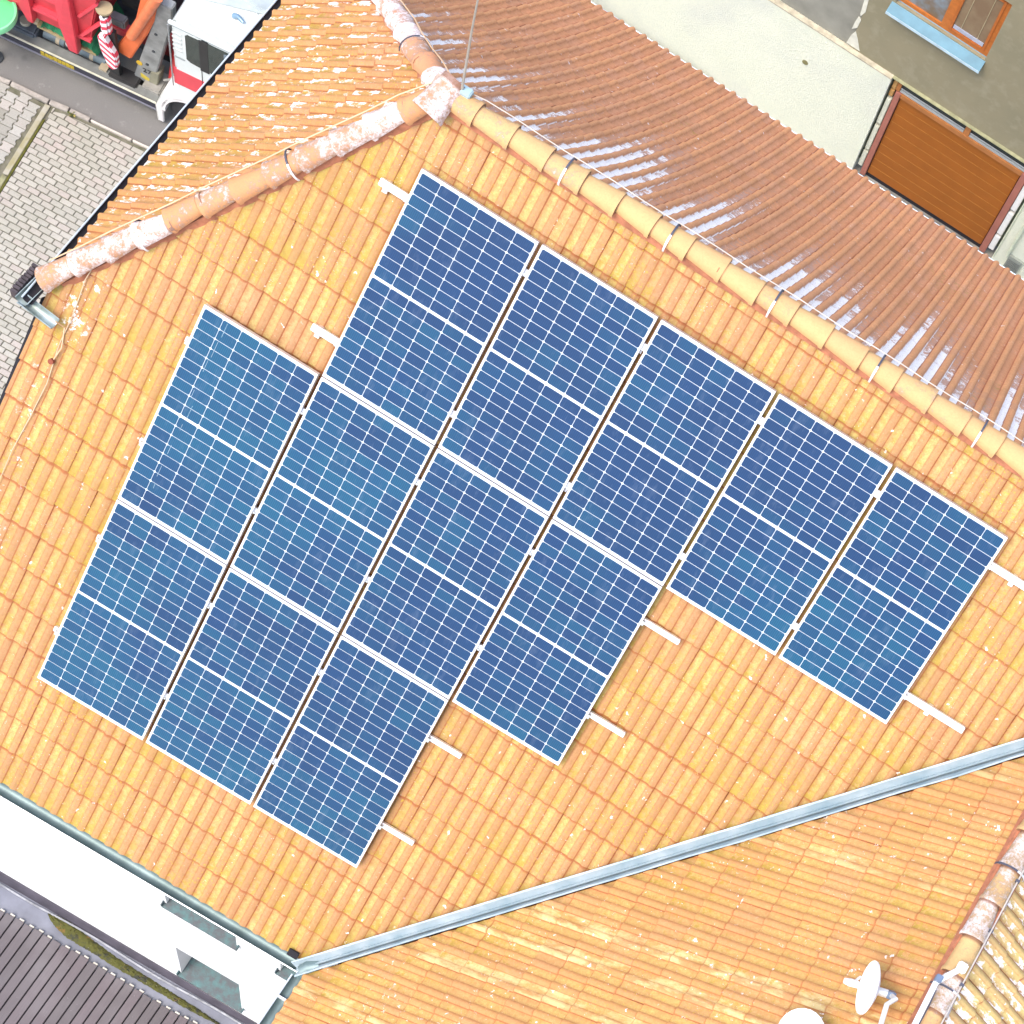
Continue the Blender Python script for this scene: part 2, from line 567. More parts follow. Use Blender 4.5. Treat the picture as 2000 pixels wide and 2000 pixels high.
FIELD = [(-10.1, 6.98), (-9.9, 7.06), (-8.4, 7.26), (-3.4, 7.95), (-3.4, -2.0), (-8.9, -2.0), (-9.35, 2.0), (-9.78, 4.9)]
VIS = [(-10.3, 7.2), (-8.2, 7.5), (-8.1, 6.6), (-8.0, 4.9), (-7.3, 2.0), (-8.4, 2.9), (-10.3, 5.9)]
pl = []
o0 = Vector((-10.05, 5.0, .018))
FC = sum((Vector((x, y, 0)) for x, y in FIELD), Vector()) / len(FIELD)
for j in range(-75, 45):
    for i in range(-12, 40):
        c = o0 + px_ * (LP * (i + .5 * (j % 2))) + py_ * (WP * j)
        cs = [c + px_ * (.09 * a) + py_ * (.042 * b) for a in (-1, 1) for b in (-1, 1)]
        ins = [inside((q.x, q.y), FIELD) for q in cs]
        if all(ins):
            pl.append((c, None))
        elif any(ins):
            cut = []
            for q in range(len(FIELD)):
                p0, p1 = Vector((*FIELD[q], 0)), Vector((*FIELD[q - 1], 0))
                no = Vector((-(p1 - p0).y, (p1 - p0).x, 0)).normalized()
                if (FC - p0).dot(no) > 0: no = -no
                t = (c - p0).dot(p1 - p0) / (p1 - p0).length_squared
                if -.1 < t < 1.1 and any((k - p0).dot(no) > 0 for k in cs):
                    cut.append((p0, no))
            pl.append((c, cut))


def stuff_from(name, me0, mats, parent, material):
    """join many copies of one mesh into one object, each copy with its own tint"""
    v0 = np.zeros(len(me0.vertices) * 3)
    me0.vertices.foreach_get('co', v0)
    v0 = v0.reshape(-1, 3)
    f0 = [tuple(p.vertices) for p in me0.polygons]
    at = {}
    for a in me0.attributes:
        if a.data_type == 'FLOAT' and a.domain == 'POINT':
            arr = np.zeros(len(v0))
            a.data.foreach_get('value', arr)
            at[a.name] = arr
    vs, fs, tint = [], [], []
    n = len(v0)
    for k, m in enumerate(mats):
        A = np.array(m.to_3x3())
        vs.append(v0 @ A.T + np.array(m.translation))
        fs += [tuple(i + k * n for i in f) for f in f0]
        tint += [random.random()] * n
    vs = np.concatenate(vs)
    me = bpy.data.meshes.new(name)
    c = vs.mean(0)
    me.from_pydata((vs - c).tolist(), [], fs)
    a = me.attributes.new('tint', 'FLOAT', 'POINT')
    a.data.foreach_set('value', np.array(tint))
    for k, arr in at.items():
        a = me.attributes.new(k, 'FLOAT', 'POINT')
        a.data.foreach_set('value', np.tile(arr, len(mats)))
    me.materials.append(material)
    if len(me0.polygons) and me0.polygons[0].use_smooth:
        me.polygons.foreach_set('use_smooth', [True] * len(me.polygons))
        me.set_sharp_from_angle(angle=R(50))
    o = link(bpy.data.objects.new(name, me))
    o['kind'] = 'stuff'
    if parent:
        o.parent = parent
        o.location = Vector(c) - ORG[parent.name]
    else:
        o.location = c
    ORG[o.name] = Vector(c)
    return o


def jit(c, rz=.015, dz=.003):
    a = ang + random.uniform(-rz, rz)
    return Matrix.Translation(c + Vector((random.uniform(-.003, .003), random.uniform(-.003, .003), random.uniform(-dz, dz)))) @ Matrix.Rotation(a, 4, 'Z')


vis = sorted([q for q in pl if inside((q[0].x, q[0].y), VIS)], key=lambda q: (q[0] - CAM).length)
rest = [q for q in pl if not inside((q[0].x, q[0].y), VIS)] + vis[300:]


def cut_paver(m, cut):
    bm = bmesh.new()
    bm.from_mesh(pm)
    inv = m.inverted()
    for co, no in cut:
        bmesh.ops.bisect_plane(bm, geom=list(bm.verts) + list(bm.edges) + list(bm.faces), plane_co=inv @ co, plane_no=(inv.to_3x3() @ no).normalized(), clear_outer=True)
    me = pm.copy()
    bm.to_mesh(me)
    n = len(bm.faces)
    bm.free()
    return me if n else None


plain_m = []
for k, (c, cut) in enumerate(vis[:300] + rest):
    m = jit(c)
    me = cut_paver(m, cut) if cut else pm
    if me is None: continue
    if k < min(300, len(vis)) or me is not pm:
        if k >= 300 and not inside((c.x, c.y), VIS): continue
        put('paver', me, pav, m)
    else:
        plain_m.append(m)
stuff_from('paver_field', pm, plain_m, pav, M_PAV)

# bone-shaped interlocking pavers
bone = [(-.1, -.08), (-.085, -.08), (.085, -.08), (.1, -.08), (.1, -.05), (.072, -.022), (.072, .022), (.1, .05), (.1, .08),
        (.085, .08), (-.085, .08), (-.1, .08), (-.1, .05), (-.072, .022), (-.072, -.022), (-.1, -.05)]
bm_ = bmesh.new()
top = [bm_.verts.new((x * .92, y * .92, .012)) for x, y in bone]
mid = [bm_.verts.new((x * .97, y * .97, .006)) for x, y in bone]
bot = [bm_.verts.new((x * .97, y * .97, -.02)) for x, y in bone]
bm_.faces.new(top)
for a, b in ((top, mid), (mid, bot)):
    for i in range(len(bone)):
        bm_.faces.new((a[i - 1], b[i - 1], b[i], a[i]))
bmesh.ops.recalc_face_normals(bm_, faces=bm_.faces)
hm = bpy.data.meshes.new('interlocking_paver')
bm_.to_mesh(hm)
bm_.free()
hm.materials.append(M_PAVG)
YF = [(-13.2, 6.6), (-10.88, 6.95), (-10.23, 7.0), (-10.04, 5.7), (-9.72, 3.6), (-13.2, 3.2)]
a2 = R(7)
hx, hy = Vector((math.cos(a2), math.sin(a2), 0)), Vector((-math.sin(a2), math.cos(a2), 0))
hp = []
for i in range(-20, 8):
    for j in range(-24, 6):
        c = Vector((-10.36, 6.86, .012)) + hx * (.186 * i) + hy * (.165 * j + (.0825 if i % 2 else 0))
        if inside((c.x, c.y), YF):
            hp.append(c)
hp.sort(key=lambda c: (c - Vector((-10.4, 6.5, 0))).length)
hjit = lambda c: Matrix.Translation(c + Vector((0, 0, random.uniform(-.004, .004)))) @ Matrix.Rotation(a2 + random.uniform(-.03, .03), 4, 'Z')
for c in hp[:90]:
    put('interlocking_paver', hm, yard, hjit(c))
if len(hp) > 90:
    stuff_from('interlocking_paver_field', hm, [hjit(c) for c in hp[90:]], yard, M_PAVG)

# weed in the kerb joint
weed = thing('weed', (-9.83, 7.12, .03), 'small dark green weed growing in a gap of the kerb by the asphalt', 'weed')
M_LEAF = plain('weed_leaf', (.09, .13, .015), .8, var=.3, scale=30, dark=(.05, .05, .02))
for k in range(2):
    lm_ = MB()
    for q in range(14):
        a = random.uniform(0, 2 * PI)
        L = random.uniform(.04, .09)
        d = Vector((math.cos(a), math.sin(a), random.uniform(.2, .9))).normalized()
        s_ = d.orthogonal().normalized() * .012
        c = Vector((-9.83 + random.uniform(-.04, .04), 7.12 + random.uniform(-.04, .03), .03))
        lm_.add([c, c + d * L * .5 + s_, c + d * L, c + d * L * .5 - s_], [(0, 1, 2, 3)])
    lm_.build('leaf', M_LEAF if k == 0 else plain('weed_leaf_yellow', (.4, .33, .08), .8), weed)

# ------------------------------------------------------------------ roof tiles
TW, TL = .277, .372                          # covering width and length of one double-roll tile
P_ = TW / 2


def profile(h):
    p = []
    for k in range(2):
        x0 = k * P_
        p += [(x0, .003, .2), (x0 + .006, .0, 1), (x0 + .062, .0, 1), (x0 + .074, h * .5, .1), (x0 + .088, h, 0), (x0 + .108, h, 0), (x0 + .127, h * .4, .05)]
    p.append((TW - .001, .003, .2))
    return p


EDGE = [{0: 1, 1: .5, 3: .42, 7: .9, 8: .4, 10: .42, 14: 1}.get(i, 0.0) if True else (.75 if i == 7 else (1.0 if i == 14 else 0.0)) for i in range(15)]
LIFT = .026


def tile_mesh(name, L=TL, h=.024):
    prof = profile(h)
    n = len(prof)
    vs, pan, tip = [], [], []
    for (yy, zz) in ((0, LIFT), (L, 0)):
        for (x, z, p) in prof:
            vs.append((x, yy, z + zz))
            pan.append(p)
            tip.append(yy / L)
    for (x, z, p) in prof:
        vs.append((x, .004, z + LIFT - .016))
        pan.append(p)
        tip.append(1.0)
    fs = [(i, i + 1, n + i + 1, n + i) for i in range(n - 1)] + [(2 * n + i, 2 * n + i + 1, i + 1, i) for i in range(n - 1)]
    # side lap edge
    vs += [(TW - .001, .004, -.002), (TW - .001, L, -.006)]
    pan += [0, 0]
    tip += [1, 1]
    fs.append((n - 1, 3 * n, 3 * n + 1, 2 * n - 1))
    me = bpy.data.meshes.new(name)
    me.from_pydata(vs, [], fs)
    edg = EDGE * 3 + [1, 1]
    for k, arr in (('pan', pan), ('tipy', tip), ('edge', edg)):
        a = me.attributes.new(k, 'FLOAT', 'POINT')
        a.data.foreach_set('value', np.array(arr, dtype=float))
    me.polygons.foreach_set('use_smooth', [True] * len(fs))
    me.set_sharp_from_angle(angle=R(50))
    return me


def clip_mesh(me0, m, planes):
    """copy of a tile mesh cut at planes given in world space"""
    bm = bmesh.new()
    bm.from_mesh(me0)
    inv = m.inverted()
    for co, no in planes:
        lc = inv @ co
        ln = (inv.to_3x3() @ no).normalized()
        bmesh.ops.bisect_plane(bm, geom=list(bm.verts) + list(bm.edges) + list(bm.faces), plane_co=lc, plane_no=ln, clear_outer=True)
    if not bm.faces:
        bm.free()
        return None
    me = me0.copy()
    bm.to_mesh(me)
    bm.free()
    return me


def tile_field(slope, origin, U, D, N, ulines, vlines, planes, mat, single, sag=0.0, length=1.0, roll=.026):
    """origin + U*u + D*v; vlines are the lower edges of the courses; single(u,v) ranks a tile for being an object of its own (None: joined)"""
    me0 = tile_mesh('roof_tile', h=roll)
    me0.materials.append(mat)
    corners = [Vector((x, y, LIFT * .5)) for x in (0.003, TW - .003) for y in (.003, TL - .05)]
    solo, joined, cut_join = [], [], []
    for v in vlines:
        for u in ulines:
            o = origin + U * u + D * v
            yv = -D
            rz = random.gauss(0, .004)
            U2 = (U + yv * rz).normalized()
            Y2 = (yv - U * rz).normalized()
            N2 = N
            tl = random.gauss(0, .006)
            if sag:
                t_ = min(1.0, max(0.0, v / length))
                o = o - N * (4 * sag * t_ * (1 - t_))
                tl += 4 * sag / length * (1 - 2 * (t_ - .17 / length))
            Y2 = (Y2 + N * tl).normalized()
            N2 = U2.cross(Y2).normalized()
            m = basis(o + N * random.uniform(-.002, .003) + D * random.gauss(0, .003), U2, Y2, N2)
            wc = [m @ c for c in corners]
            state, cut = 1, []
            for co, no in planes:
                s = [(p - co).dot(no) for p in wc]
                if min(s) > 0:
                    state = 0
                    break
                if max(s) > 0:
                    cut.append((co, no))
            if not state:
                continue
            me = me0
            if cut:
                me = clip_mesh(me0, m, cut)
                if me is None:
                    continue
            r = single(u + TW / 2, v - TL / 2, o)
            if r is None:
                (cut_join if cut else joined).append((me, m))
            else:
                solo.append((r, me, m))
    solo.sort(key=lambda q: q[0])
    for r, me, m in solo[:300]:
        put('roof_tile', me, slope, m)
    for r, me, m in solo[300:]:
        (joined if me is me0 else cut_join).append((me, m))
    if joined:
        stuff_from('roof_tile_field', me0, [m for _, m in joined], slope, mat)
    if cut_join:
        # cut tiles along hips and verges, one mesh
        V, F, T, A = [], [], [], {'pan': [], 'tipy': [], 'edge': []}
        for me, m in cut_join:
            k = len(V)
            V += [tuple(m @ q.co) for q in me.vertices]
            F += [tuple(i + k for i in p.vertices) for p in me.polygons]
            T += [random.random()] * len(me.vertices)
            for an in A:
                arr = np.zeros(len(me.vertices))
                me.attributes[an].data.foreach_get('value', arr)
                A[an] += list(arr)
        b = MB()
        b.v, b.f = V, F
        nm = bpy.data.meshes.new('cut_tile_field')
        c = np.array(V).mean(0)
        nm.from_pydata((np.array(V) - c).tolist(), [], F)
        for an, arr in list(A.items()) + [('tint', T)]:
            a = nm.attributes.new(an, 'FLOAT', 'POINT')
            a.data.foreach_set('value', np.array(arr, dtype=float))
        nm.materials.append(mat)
        nm.polygons.foreach_set('use_smooth', [True] * len(F))
        nm.set_sharp_from_angle(angle=R(50))
        ob = link(bpy.data.objects.new('cut_tile_field', nm))
        ob.parent = slope
        ob.location = Vector(c) - ORG[slope.name]
        ob['kind'] = 'stuff'


house = thing('tiled_house', (3, 0, 0), 'large house with half hipped orange clay tile roof carrying the solar panels', 'house')
TILE_N = -.145                                # tile bed below the panels' top face
# front slope plane bed
yh = lambda x: RY - (AX - x) * (RY + 1.633 + .0) / 1.0 if False else None
tH = 1.0                                      # half-hip pitch 45 degrees
tF = math.tan(TH)
hip_low_z = RZ - (AX - VX) * tH
hip_y_f = RY - (RZ - hip_low_z) / tF          # front end of the half-hip eave
hip_y_b = RY + (RZ - hip_low_z) / tF
EAV = 6.99
ridge_v = (Vector((0, RY, RZ)) - ORIG).dot(DV)
# slopes (dark bedding under the tiles)
bed = lambda p: p + Vector((0, 0, -.045))
A0 = Vector((AX, RY, RZ))
fs_poly = [Vector((AX, RY, RZ)), Vector((9, RY, RZ)), Vector((9, 1.0 - 1.6, RZ - (RY + .6) * tF)), front(6.9, 1.0, TILE_N), front(2.135, EAV - .03, TILE_N), front(VX + .03, EAV - .03, TILE_N), Vector((VX + .03, hip_y_f, hip_low_z))]
dz = RZ - (front(0, ridge_v, TILE_N).z + (RY - front(0, ridge_v, TILE_N).y) * tF)
slope_f = MB().prism([bed(p) for p in fs_poly], (0, 0, -.08)).build('roof_slope', M_UNDER, house)
eave_yb = 5.42
eave_zb = RZ - (eave_yb - RY) * tF
slope_b = MB().prism([bed(p) - Vector((0, 0, .24)) for p in (Vector((9, RY, RZ)), A0, Vector((VX, hip_y_b, hip_low_z)), Vector((VX, eave_yb, eave_zb)), Vector((9, eave_yb, eave_zb)))], (0, 0, -.08)).build('roof_slope', M_UNDER, house)
slope_h = MB().prism([bed(p) for p in (A0, Vector((VX, hip_y_b, hip_low_z)), Vector((VX, hip_y_f, hip_low_z)))], (0, 0, -.08)).build('roof_slope', M_UNDER, house)

# panel layout
W, H, GU, GV = 1.038, 1.9062, .0334, .0125
PANELS = [(c, 0) for c in range(1, 6)] + [(c, 1) for c in range(0, 4)] + [(c, 2) for c in range(0, 3)]


def under_panel(u, v, mg=.1):
    for c, r in PANELS:
        u0, v0 = (c - 1) * (W + GU), r * (H + GV)
        if u0 - .02 < u < u0 + W + .02 and v0 + mg < v < v0 + H + .02:
            u_l, u_r = u0, u0 + W
            return True
    return False


# course lines measured down the slope
vl = [-.04 - .3285] + [-.04 + .3285 * k for k in range(0, 11)] + [3.245 + .3384 * k for k in range(1, 12)]
ul = [2.588 + TW * k for k in range(-19, 25)]
vn_valley = Vector((3.821, -4.266, 0)).normalized()       # towards the wing
vp0 = Vector((2.135, -4.778, 12.57))
hipn_f = Vector((-(RY - hip_y_f), (AX - VX), 0)).normalized()   # out over the half hip from the front slope
if hipn_f.dot(Vector((-1, 1, 0))) < 0: hipn_f = -hipn_f
hipn_b = Vector((hipn_f.x, -hipn_f.y, 0))
front_planes = [(Vector((0, RY - .02, 0)), Vector((0, 1, 0))), (A0 + hipn_f * .01, hipn_f), (Vector((VX, 0, 0)), Vector((-1, 0, 0))),
                (vp0 - vn_valley * .085, vn_valley)]


def vis_front(u, v, o):
    if under_panel(u, v) or v > 7.1 or u > 6.2:
        return None
    if o.x > 2.5 + (o.y + 4.778) * 1.14 + .3:
        return None
    return (o - CAM).length


tile_field(slope_f, ORIG + NV * TILE_N, Vector((1, 0, 0)), DV, NV, ul, vl, front_planes, M_TILE, vis_front, roll=.016)
# back slope
DB = Vector((0, kT, -sT))
NB = Vector((0, sT, kT))
vb = [.1 + .333 * k for k in range(0, 22)]
tile_field(slope_b, Vector((0, RY, RZ)), Vector((-1, 0, 0)), DB, NB, [-9 + TW * k for k in range(0, 43)], vb,
           [(Vector((0, RY + .02, 0)), Vector((0, -1, 0))), (A0 + hipn_b * .01, hipn_b), (Vector((VX, 0, 0)), Vector((-1, 0, 0)))], M_TILEB, lambda u, v, o: None, sag=.15, length=7.1)
# half hip
DH = Vector((-math.cos(R(45)), 0, -math.sin(R(45))))
NH = Vector((-math.sin(R(45)), 0, math.cos(R(45))))
lenH = (AX - VX) * math.sqrt(2)
vh = [lenH + .03 - .333 * k for k in range(0, 10)]
tile_field(slope_h, A0, Vector((0, -1, 0)), DH, NH, [-2.6 + TW * k + .02 for k in range(0, 20)], vh,
           [(A0 - hipn_f * .01, -hipn_f), (A0 - hipn_b * .01, -hipn_b)], M_TILEH, lambda u, v, o: None)


# ridge and hip tiles
def ridge_mesh(name, L=.36, r0=.102, r1=.08):
    n = 9
    vs, fs = [], []
    st = [(0, r0 + .008), (.03, r0 + .008), (.04, r0), (L * .8, r1 + .002), (L, r1)]
    for y, r in st:
        for k in range(n):
            a = PI * (-.08 + 1.16 * k / (n - 1))
            vs.append((math.cos(a) * r * 1.06, y, math.sin(a) * r * .86))
    for i in range(len(st) - 1):
        for k in range(n - 1):
            fs.append((i * n + k, i * n + k + 1, (i + 1) * n + k + 1, (i + 1) * n + k))
    m = len(vs)
    for k in range(n):
        a = PI * (-.08 + 1.16 * k / (n - 1))
        vs.append((math.cos(a) * (r0 - .012), 0, math.sin(a) * (r0 - .012) * .8))
    for k in range(n - 1):
        fs.append((m + k, m + k + 1, k + 1, k))
    me = bpy.data.meshes.new(name)
    me.from_pydata(vs, [], fs)
    lapv = [{0: 0.0, 1: 0.0, 2: 0.0, 3: .0, 4: 1.0}[i // n] if i < 5 * n else 1.0 for i in range(len(vs))]
    at = me.attributes.new('lap', 'FLOAT', 'POINT')
    at.data.foreach_set('value', np.array(lapv))
    bm = bmesh.new()
    bm.from_mesh(me)
    bmesh.ops.recalc_face_normals(bm, faces=bm.faces)
    bm.to_mesh(me)
    bm.free()
    me.polygons.foreach_set('use_smooth', [True] * len(fs))
    me.set_sharp_from_angle(angle=R(45))
    return me


def ridge_run(a, b, parent, mat, step=.313, lift=.015, name='ridge_tile', off=0.0):
    me = ridge_mesh(name)
    me.materials.append(mat)
    a, b = Vector(a), Vector(b)
    d = (b - a).normalized()
    x = d.cross(Vector((0, 0, 1))).normalized()
    z = x.cross(d)
    n = int((b - a).length / step + .5)
    for k in range(n):
        p = a + d * (off + step * k) + z * (lift + random.uniform(-.004, .004))
        q = Matrix.Rotation(random.gauss(0, .012), 3, 'Z')
        d2 = (d + z * random.gauss(.03, .012) + x * random.gauss(0, .022)).normalized()
        p = p + x * random.gauss(0, .004)
        x2 = d2.cross(z).normalized()
        put(name, me, parent, basis(p, x2, d2, x2.cross(d2)))


HF = Vector((VX - .04, hip_y_f - .04, hip_low_z - .03))
HB = Vector((VX - .02, hip_y_b + .02, hip_low_z - .01))
RT = A0 + Vector((0, 0, .035))
# bedding under the caps
for (a, b) in ((RT, Vector((9, RY, RZ + .035))), (RT, HF + Vector((.08, .08, .07))), (RT, HB + Vector((.08, -.08, .07)))):
    bd = (b - a).normalized()
    bx = bd.cross(Vector((0, 0, 1))).normalized()
    bz = bx.cross(bd)
    w = .088
    MB().prism([a + bx * w - bz * .075, a + bx * w * .8 + bz * .0, a - bx * w * .8 + bz * .0, a - bx * w - bz * .075], b - a).build('ridge_bedding', M_MORTAR, house)
ridge_run(Vector((9, RY, RZ + .03)), RT, house, M_RIDGE, off=.05)
ridge_run(HF + Vector((0, 0, .04)), RT + (HF - RT).normalized() * .15, house, M_HIP, name='hip_tile')
ridge_run(HB + Vector((0, 0, .04)), RT + (HB - RT).normalized() * .15, house, M_HIP2, name='hip_tile')
# the cap where ridge and hips meet
cap = MB()
cc = A0 + Vector((.05, -.03, .12))
ring = []
for k in range(3):
    pass
capm = ridge_mesh('junction_cap', .34, .125, .1)
capm.materials.append(M_HIP)
dcap = Vector((.18, .9, .42)).normalized()
xc = dcap.cross(Vector((0, 0, 1))).normalized()
put('junction_cap', capm, house, basis(A0 + Vector((-.03, -.2, .0)), xc, dcap, xc.cross(dcap)))
MB().obox(A0 + Vector((.0, .02, .075)), (1, 0, 0), (0, 1, 0), (0, 0, 1), .12, .11, .05).build('junction_mortar', plain('junction_mortar', (.6, .45, .36), .9, var=.25, scale=14, bump=.5), house, bevel=.03)

# walls of the house
M_WHITE = plain('white_render', (.8, .8, .79), .9, var=.02, scale=2, bump=.1)
wy = -4.5


def wall_with_holes(x0, x1, z0, z1, holes, yf, thick, name, mat, parent, axis='y'):
    """front wall at y = yf, holes = (x0,x1,z0,z1); built of butting blocks"""
    xs = sorted({x0, x1, *[h[0] for h in holes], *[h[1] for h in holes]})
    zs = sorted({z0, z1, *[h[2] for h in holes], *[h[3] for h in holes]})
    bm = bmesh.new()
    grid = {}

    def vt(x, y, z):
        k = (round(x, 4), round(y, 4), round(z, 4))
        if k not in grid: grid[k] = bm.verts.new(k)
        return grid[k]
    solid = lambda cx, cz: x0 < cx < x1 and z0 < cz < z1 and not any(h[0] < cx < h[1] and h[2] < cz < h[3] for h in holes)
    for i in range(len(xs) - 1):
        for j in range(len(zs) - 1):
            a, b, c, d = xs[i], xs[i + 1], zs[j], zs[j + 1]
            cx, cz = (a + b) / 2, (c + d) / 2
            if not solid(cx, cz): continue
            bm.faces.new([vt(a, yf, c), vt(b, yf, c), vt(b, yf, d), vt(a, yf, d)])
            bm.faces.new([vt(a, yf + thick, d), vt(b, yf + thick, d), vt(b, yf + thick, c), vt(a, yf + thick, c)])
            for (p, q, ox, oz) in (((a, c), (a, d), -1, 0), ((b, d), (b, c), 1, 0), ((a, c), (b, c), 0, -1), ((a, d), (b, d), 0, 1)):
                nx = (xs[i - 1] + a) / 2 if ox < 0 and i > 0 else (x0 - 1 if ox < 0 else ((b + xs[i + 2]) / 2 if ox > 0 and i + 2 < len(xs) else (x1 + 1 if ox > 0 else cx)))
                nz = (zs[j - 1] + c) / 2 if oz < 0 and j > 0 else (z0 - 1 if oz < 0 else ((d + zs[j + 2]) / 2 if oz > 0 and j + 2 < len(zs) else (z1 + 1 if oz > 0 else cz)))
                if not solid(nx, nz):
                    bm.faces.new([vt(p[0], yf, p[1]), vt(q[0], yf, q[1]), vt(q[0], yf + thick, q[1]), vt(p[0], yf + thick, p[1])])
    bmesh.ops.recalc_face_normals(bm, faces=bm.faces)
    me = bpy.data.meshes.new(name)
    bm.to_mesh(me)
    bm.free()
    cxx = Vector(((x0 + x1) / 2, yf + thick / 2, (z0 + z1) / 2))
    me.transform(Matrix.Translation(-cxx))
    me.materials.append(mat)
    o = link(bpy.data.objects.new(name, me))
    o.parent = parent
    o.location = cxx - ORG[parent.name]
    ORG[o.name] = cxx
    return o


EZ = front(0, EAV, TILE_N).z
WINS = [(.32, 1.12, 6.42, 7.85), (.34, 1.15, 10.02, 11.6), (1.66, 2.02, 10.02, 11.6), (-1.75, -.95, 10.0, 11.6)]
WINS = WINS[:3]
wall_with_holes(VX + .15, 2.1, 0, EZ + .12, WINS, wy, .36, 'front_wall', M_WHITE, house)
MB().box(2.1, 9, -.5, -.14, 0, 16.3).build('inner_wall', M_WHITE, house)
MB().box(VX + .15, 9, eave_yb - .7, eave_yb - .4, 0, eave_zb + .3).build('back_wall', M_WHITE, house)
gw = [(wy + .36, 0), (eave_yb - .75, 0), (eave_yb - .75, eave_zb + .5), (hip_y_b, hip_low_z - .2), (hip_y_f, hip_low_z - .2), (wy + .36, EZ + .3)]
MB().prism([(VX + .15, y, z) for y, z in gw], (.3, 0, 0)).build('gable_wall', M_WHITE, house)
M_COP = Mat('painted_sill')
_P = M_COP.pos()
M_COP.set(Base_Color=M_COP.mix(M_COP.ramp(M_COP.noise(_P, 11, 5, .65), .4, .68), (.05, .06, .07), (.045, .13, .135)), Roughness=.55, Metallic=.15)
M_COP.bump(M_COP.noise(_P, 25, 4), .3, .01)
M_COP = M_COP.m
M_WOOD = plain('window_wood', (.5, .17, .04), .5, var=.15, scale=14)
M_WFR = plain('window_white', (.62, .6, .55), .5, var=.05)


def glass_mat(name, col=(.06, .08, .1)):
    M = Mat(name)
    M.set(Base_Color=M.mix(M.noise(M.pos(), 2.5, 3), col, tuple(c * .6 for c in col)), Roughness=.08, Specular_IOR_Level=.6)
    return M.m


M_GLASS = glass_mat('window_glass')
for (a, b, c, d) in WINS:
    fr = MB()
    yy = wy + .24
    for bx in ((a, a + .06, c, d), (b - .06, b, c, d), (a + .06, b - .06, c, c + .06), (a + .06, b - .06, d - .06, d)):
        fr.box(bx[0], bx[1], yy, yy + .05, bx[2], bx[3])
    w = fr.build('window', M_WFR, house)
    MB().box(a + .06, b - .06, yy + .02, yy + .03, c + .06, d - .06).build('pane', M_GLASS, w)
    sl = MB()
    z1 = c + .065
    poly = [(wy - .05, c - .035), (wy - .05, c - .01), (yy - .003, z1), (yy - .003, z1 - .02)]
    sl.prism([(a - .03, y, z) for y, z in poly], (b - a + .06, 0, 0))
    for xx in (a - .03, b + .03):
        sl.box(xx - .006, xx + .006, wy - .05, yy - .1, c + .0, c + .07)
    sl.build('sill', M_COP, w)


# gutters
def gutter_mesh(a, b, r, out, mat, parent, lip=True, name='gutter', up=(0, 0, 1)):
    a, b, out = Vector(a), Vector(b), Vector(out).normalized()
    up = Vector(up)
    n = 9
    vs, fs = [], []
    for p in (a, b):
        for rr in (r, r - .008):
            for k in range(n):
                t = PI * k / (n - 1)
                vs.append(p + out * (r - math.cos(t) * rr) - up * (math.sin(t) * rr))
    for base in (0, n):
        for k in range(n - 1):
            fs.append((base + k, base + k + 1, 2 * n + base + k + 1, 2 * n + base + k))
    fs.append((0, n, 3 * n, 2 * n))
    fs.append((n - 1, 2 * n - 1, 4 * n - 1, 3 * n - 1))
    for e in (0, 2 * n):
        for k in range(n - 1):
            fs.append((e + k, e + k + 1, e + n + k + 1, e + n + k))
    g = MB().add(vs, fs).build(name, mat, parent, smooth=True)
    MB().tube([a + out * (2 * r), b + out * (2 * r)], .008, 8).build('gutter_bead', M_GUTL, parent=g, smooth=True)
    return g


ge = front(0, EAV, TILE_N)
gz = ge.z - .015
g_front = gutter_mesh((VX - .02, ge.y + .03, gz), (2.1, ge.y + .03, gz), .068, (0, -1, 0), M_GUT, house)
MB().box(1.93, 2.08, ge.y - .1, ge.y + .03, gz - .075, gz - .06).build('outlet', M_DARK, g_front)
gh = gutter_mesh((VX - .0, -1.9, hip_low_z - .01), (VX - .0, 4.2, hip_low_z - .01), .05, (-1, 0, 0), M_DARK, house)
gutter_mesh((9, eave_yb - .03, eave_zb - .06), (VX, eave_yb - .03, eave_zb - .06), .045, (0, 1, 0), M_GUT, house)
# the half-hip gutter ends in an open spout bent over the front slope
M_SP = plain('spout_zinc', (.42, .5, .5), .45, .4, var=.35, scale=9, dark=(.2, .24, .2))
sp = MB()


def trough(a, b, r, up, mat_b):
    a, b, up = Vector(a), Vector(b), Vector(up)
    d = (b - a).normalized()
    x = d.cross(up).normalized()
    u = x.cross(d)
    vs, n = [], 9
    for p in (a, b):
        for rr in (r, r - .007):
            for k in range(n):
                t = PI * (k / (n - 1))
                vs.append(p + x * (math.cos(t) * rr) - u * (math.sin(t) * rr))
    fs = []
    for base in (0, n):
        for k in range(n - 1):
            fs.append((base + k, base + k + 1, 2 * n + base + k + 1, 2 * n + base + k))
    fs += [(0, n, 3 * n, 2 * n), (n - 1, 2 * n - 1, 4 * n - 1, 3 * n - 1)]
    mat_b.add(vs, fs)


trough((-2.36, -1.68, 15.8), (-2.38, -1.93, 15.8), .058, (0, 0, 1), sp)
trough((-2.4, -1.9, 15.79), (-2.08, -1.92, 15.74), .055, (0, 0, 1), sp)
sp.build('gutter_spout', M_SP, gh, smooth=True)
jag = MB()
for k in range(9):
    y = -1.62 - .035 * k
    jag.box(-2.5, -2.44, y, y + .025, 15.7, 15.8 + random.uniform(0, .03))
jag.build('gutter_end_rag', plain('rusty_rag', (.09, .07, .075), .9, var=.3, scale=20), gh)
# verge trim
MB().bar(Vector((VX - .012, hip_y_f - .1, hip_low_z - .16)), front(VX - .012, EAV, TILE_N - .04), .03, .08).build('verge_trim', M_DARK, house)

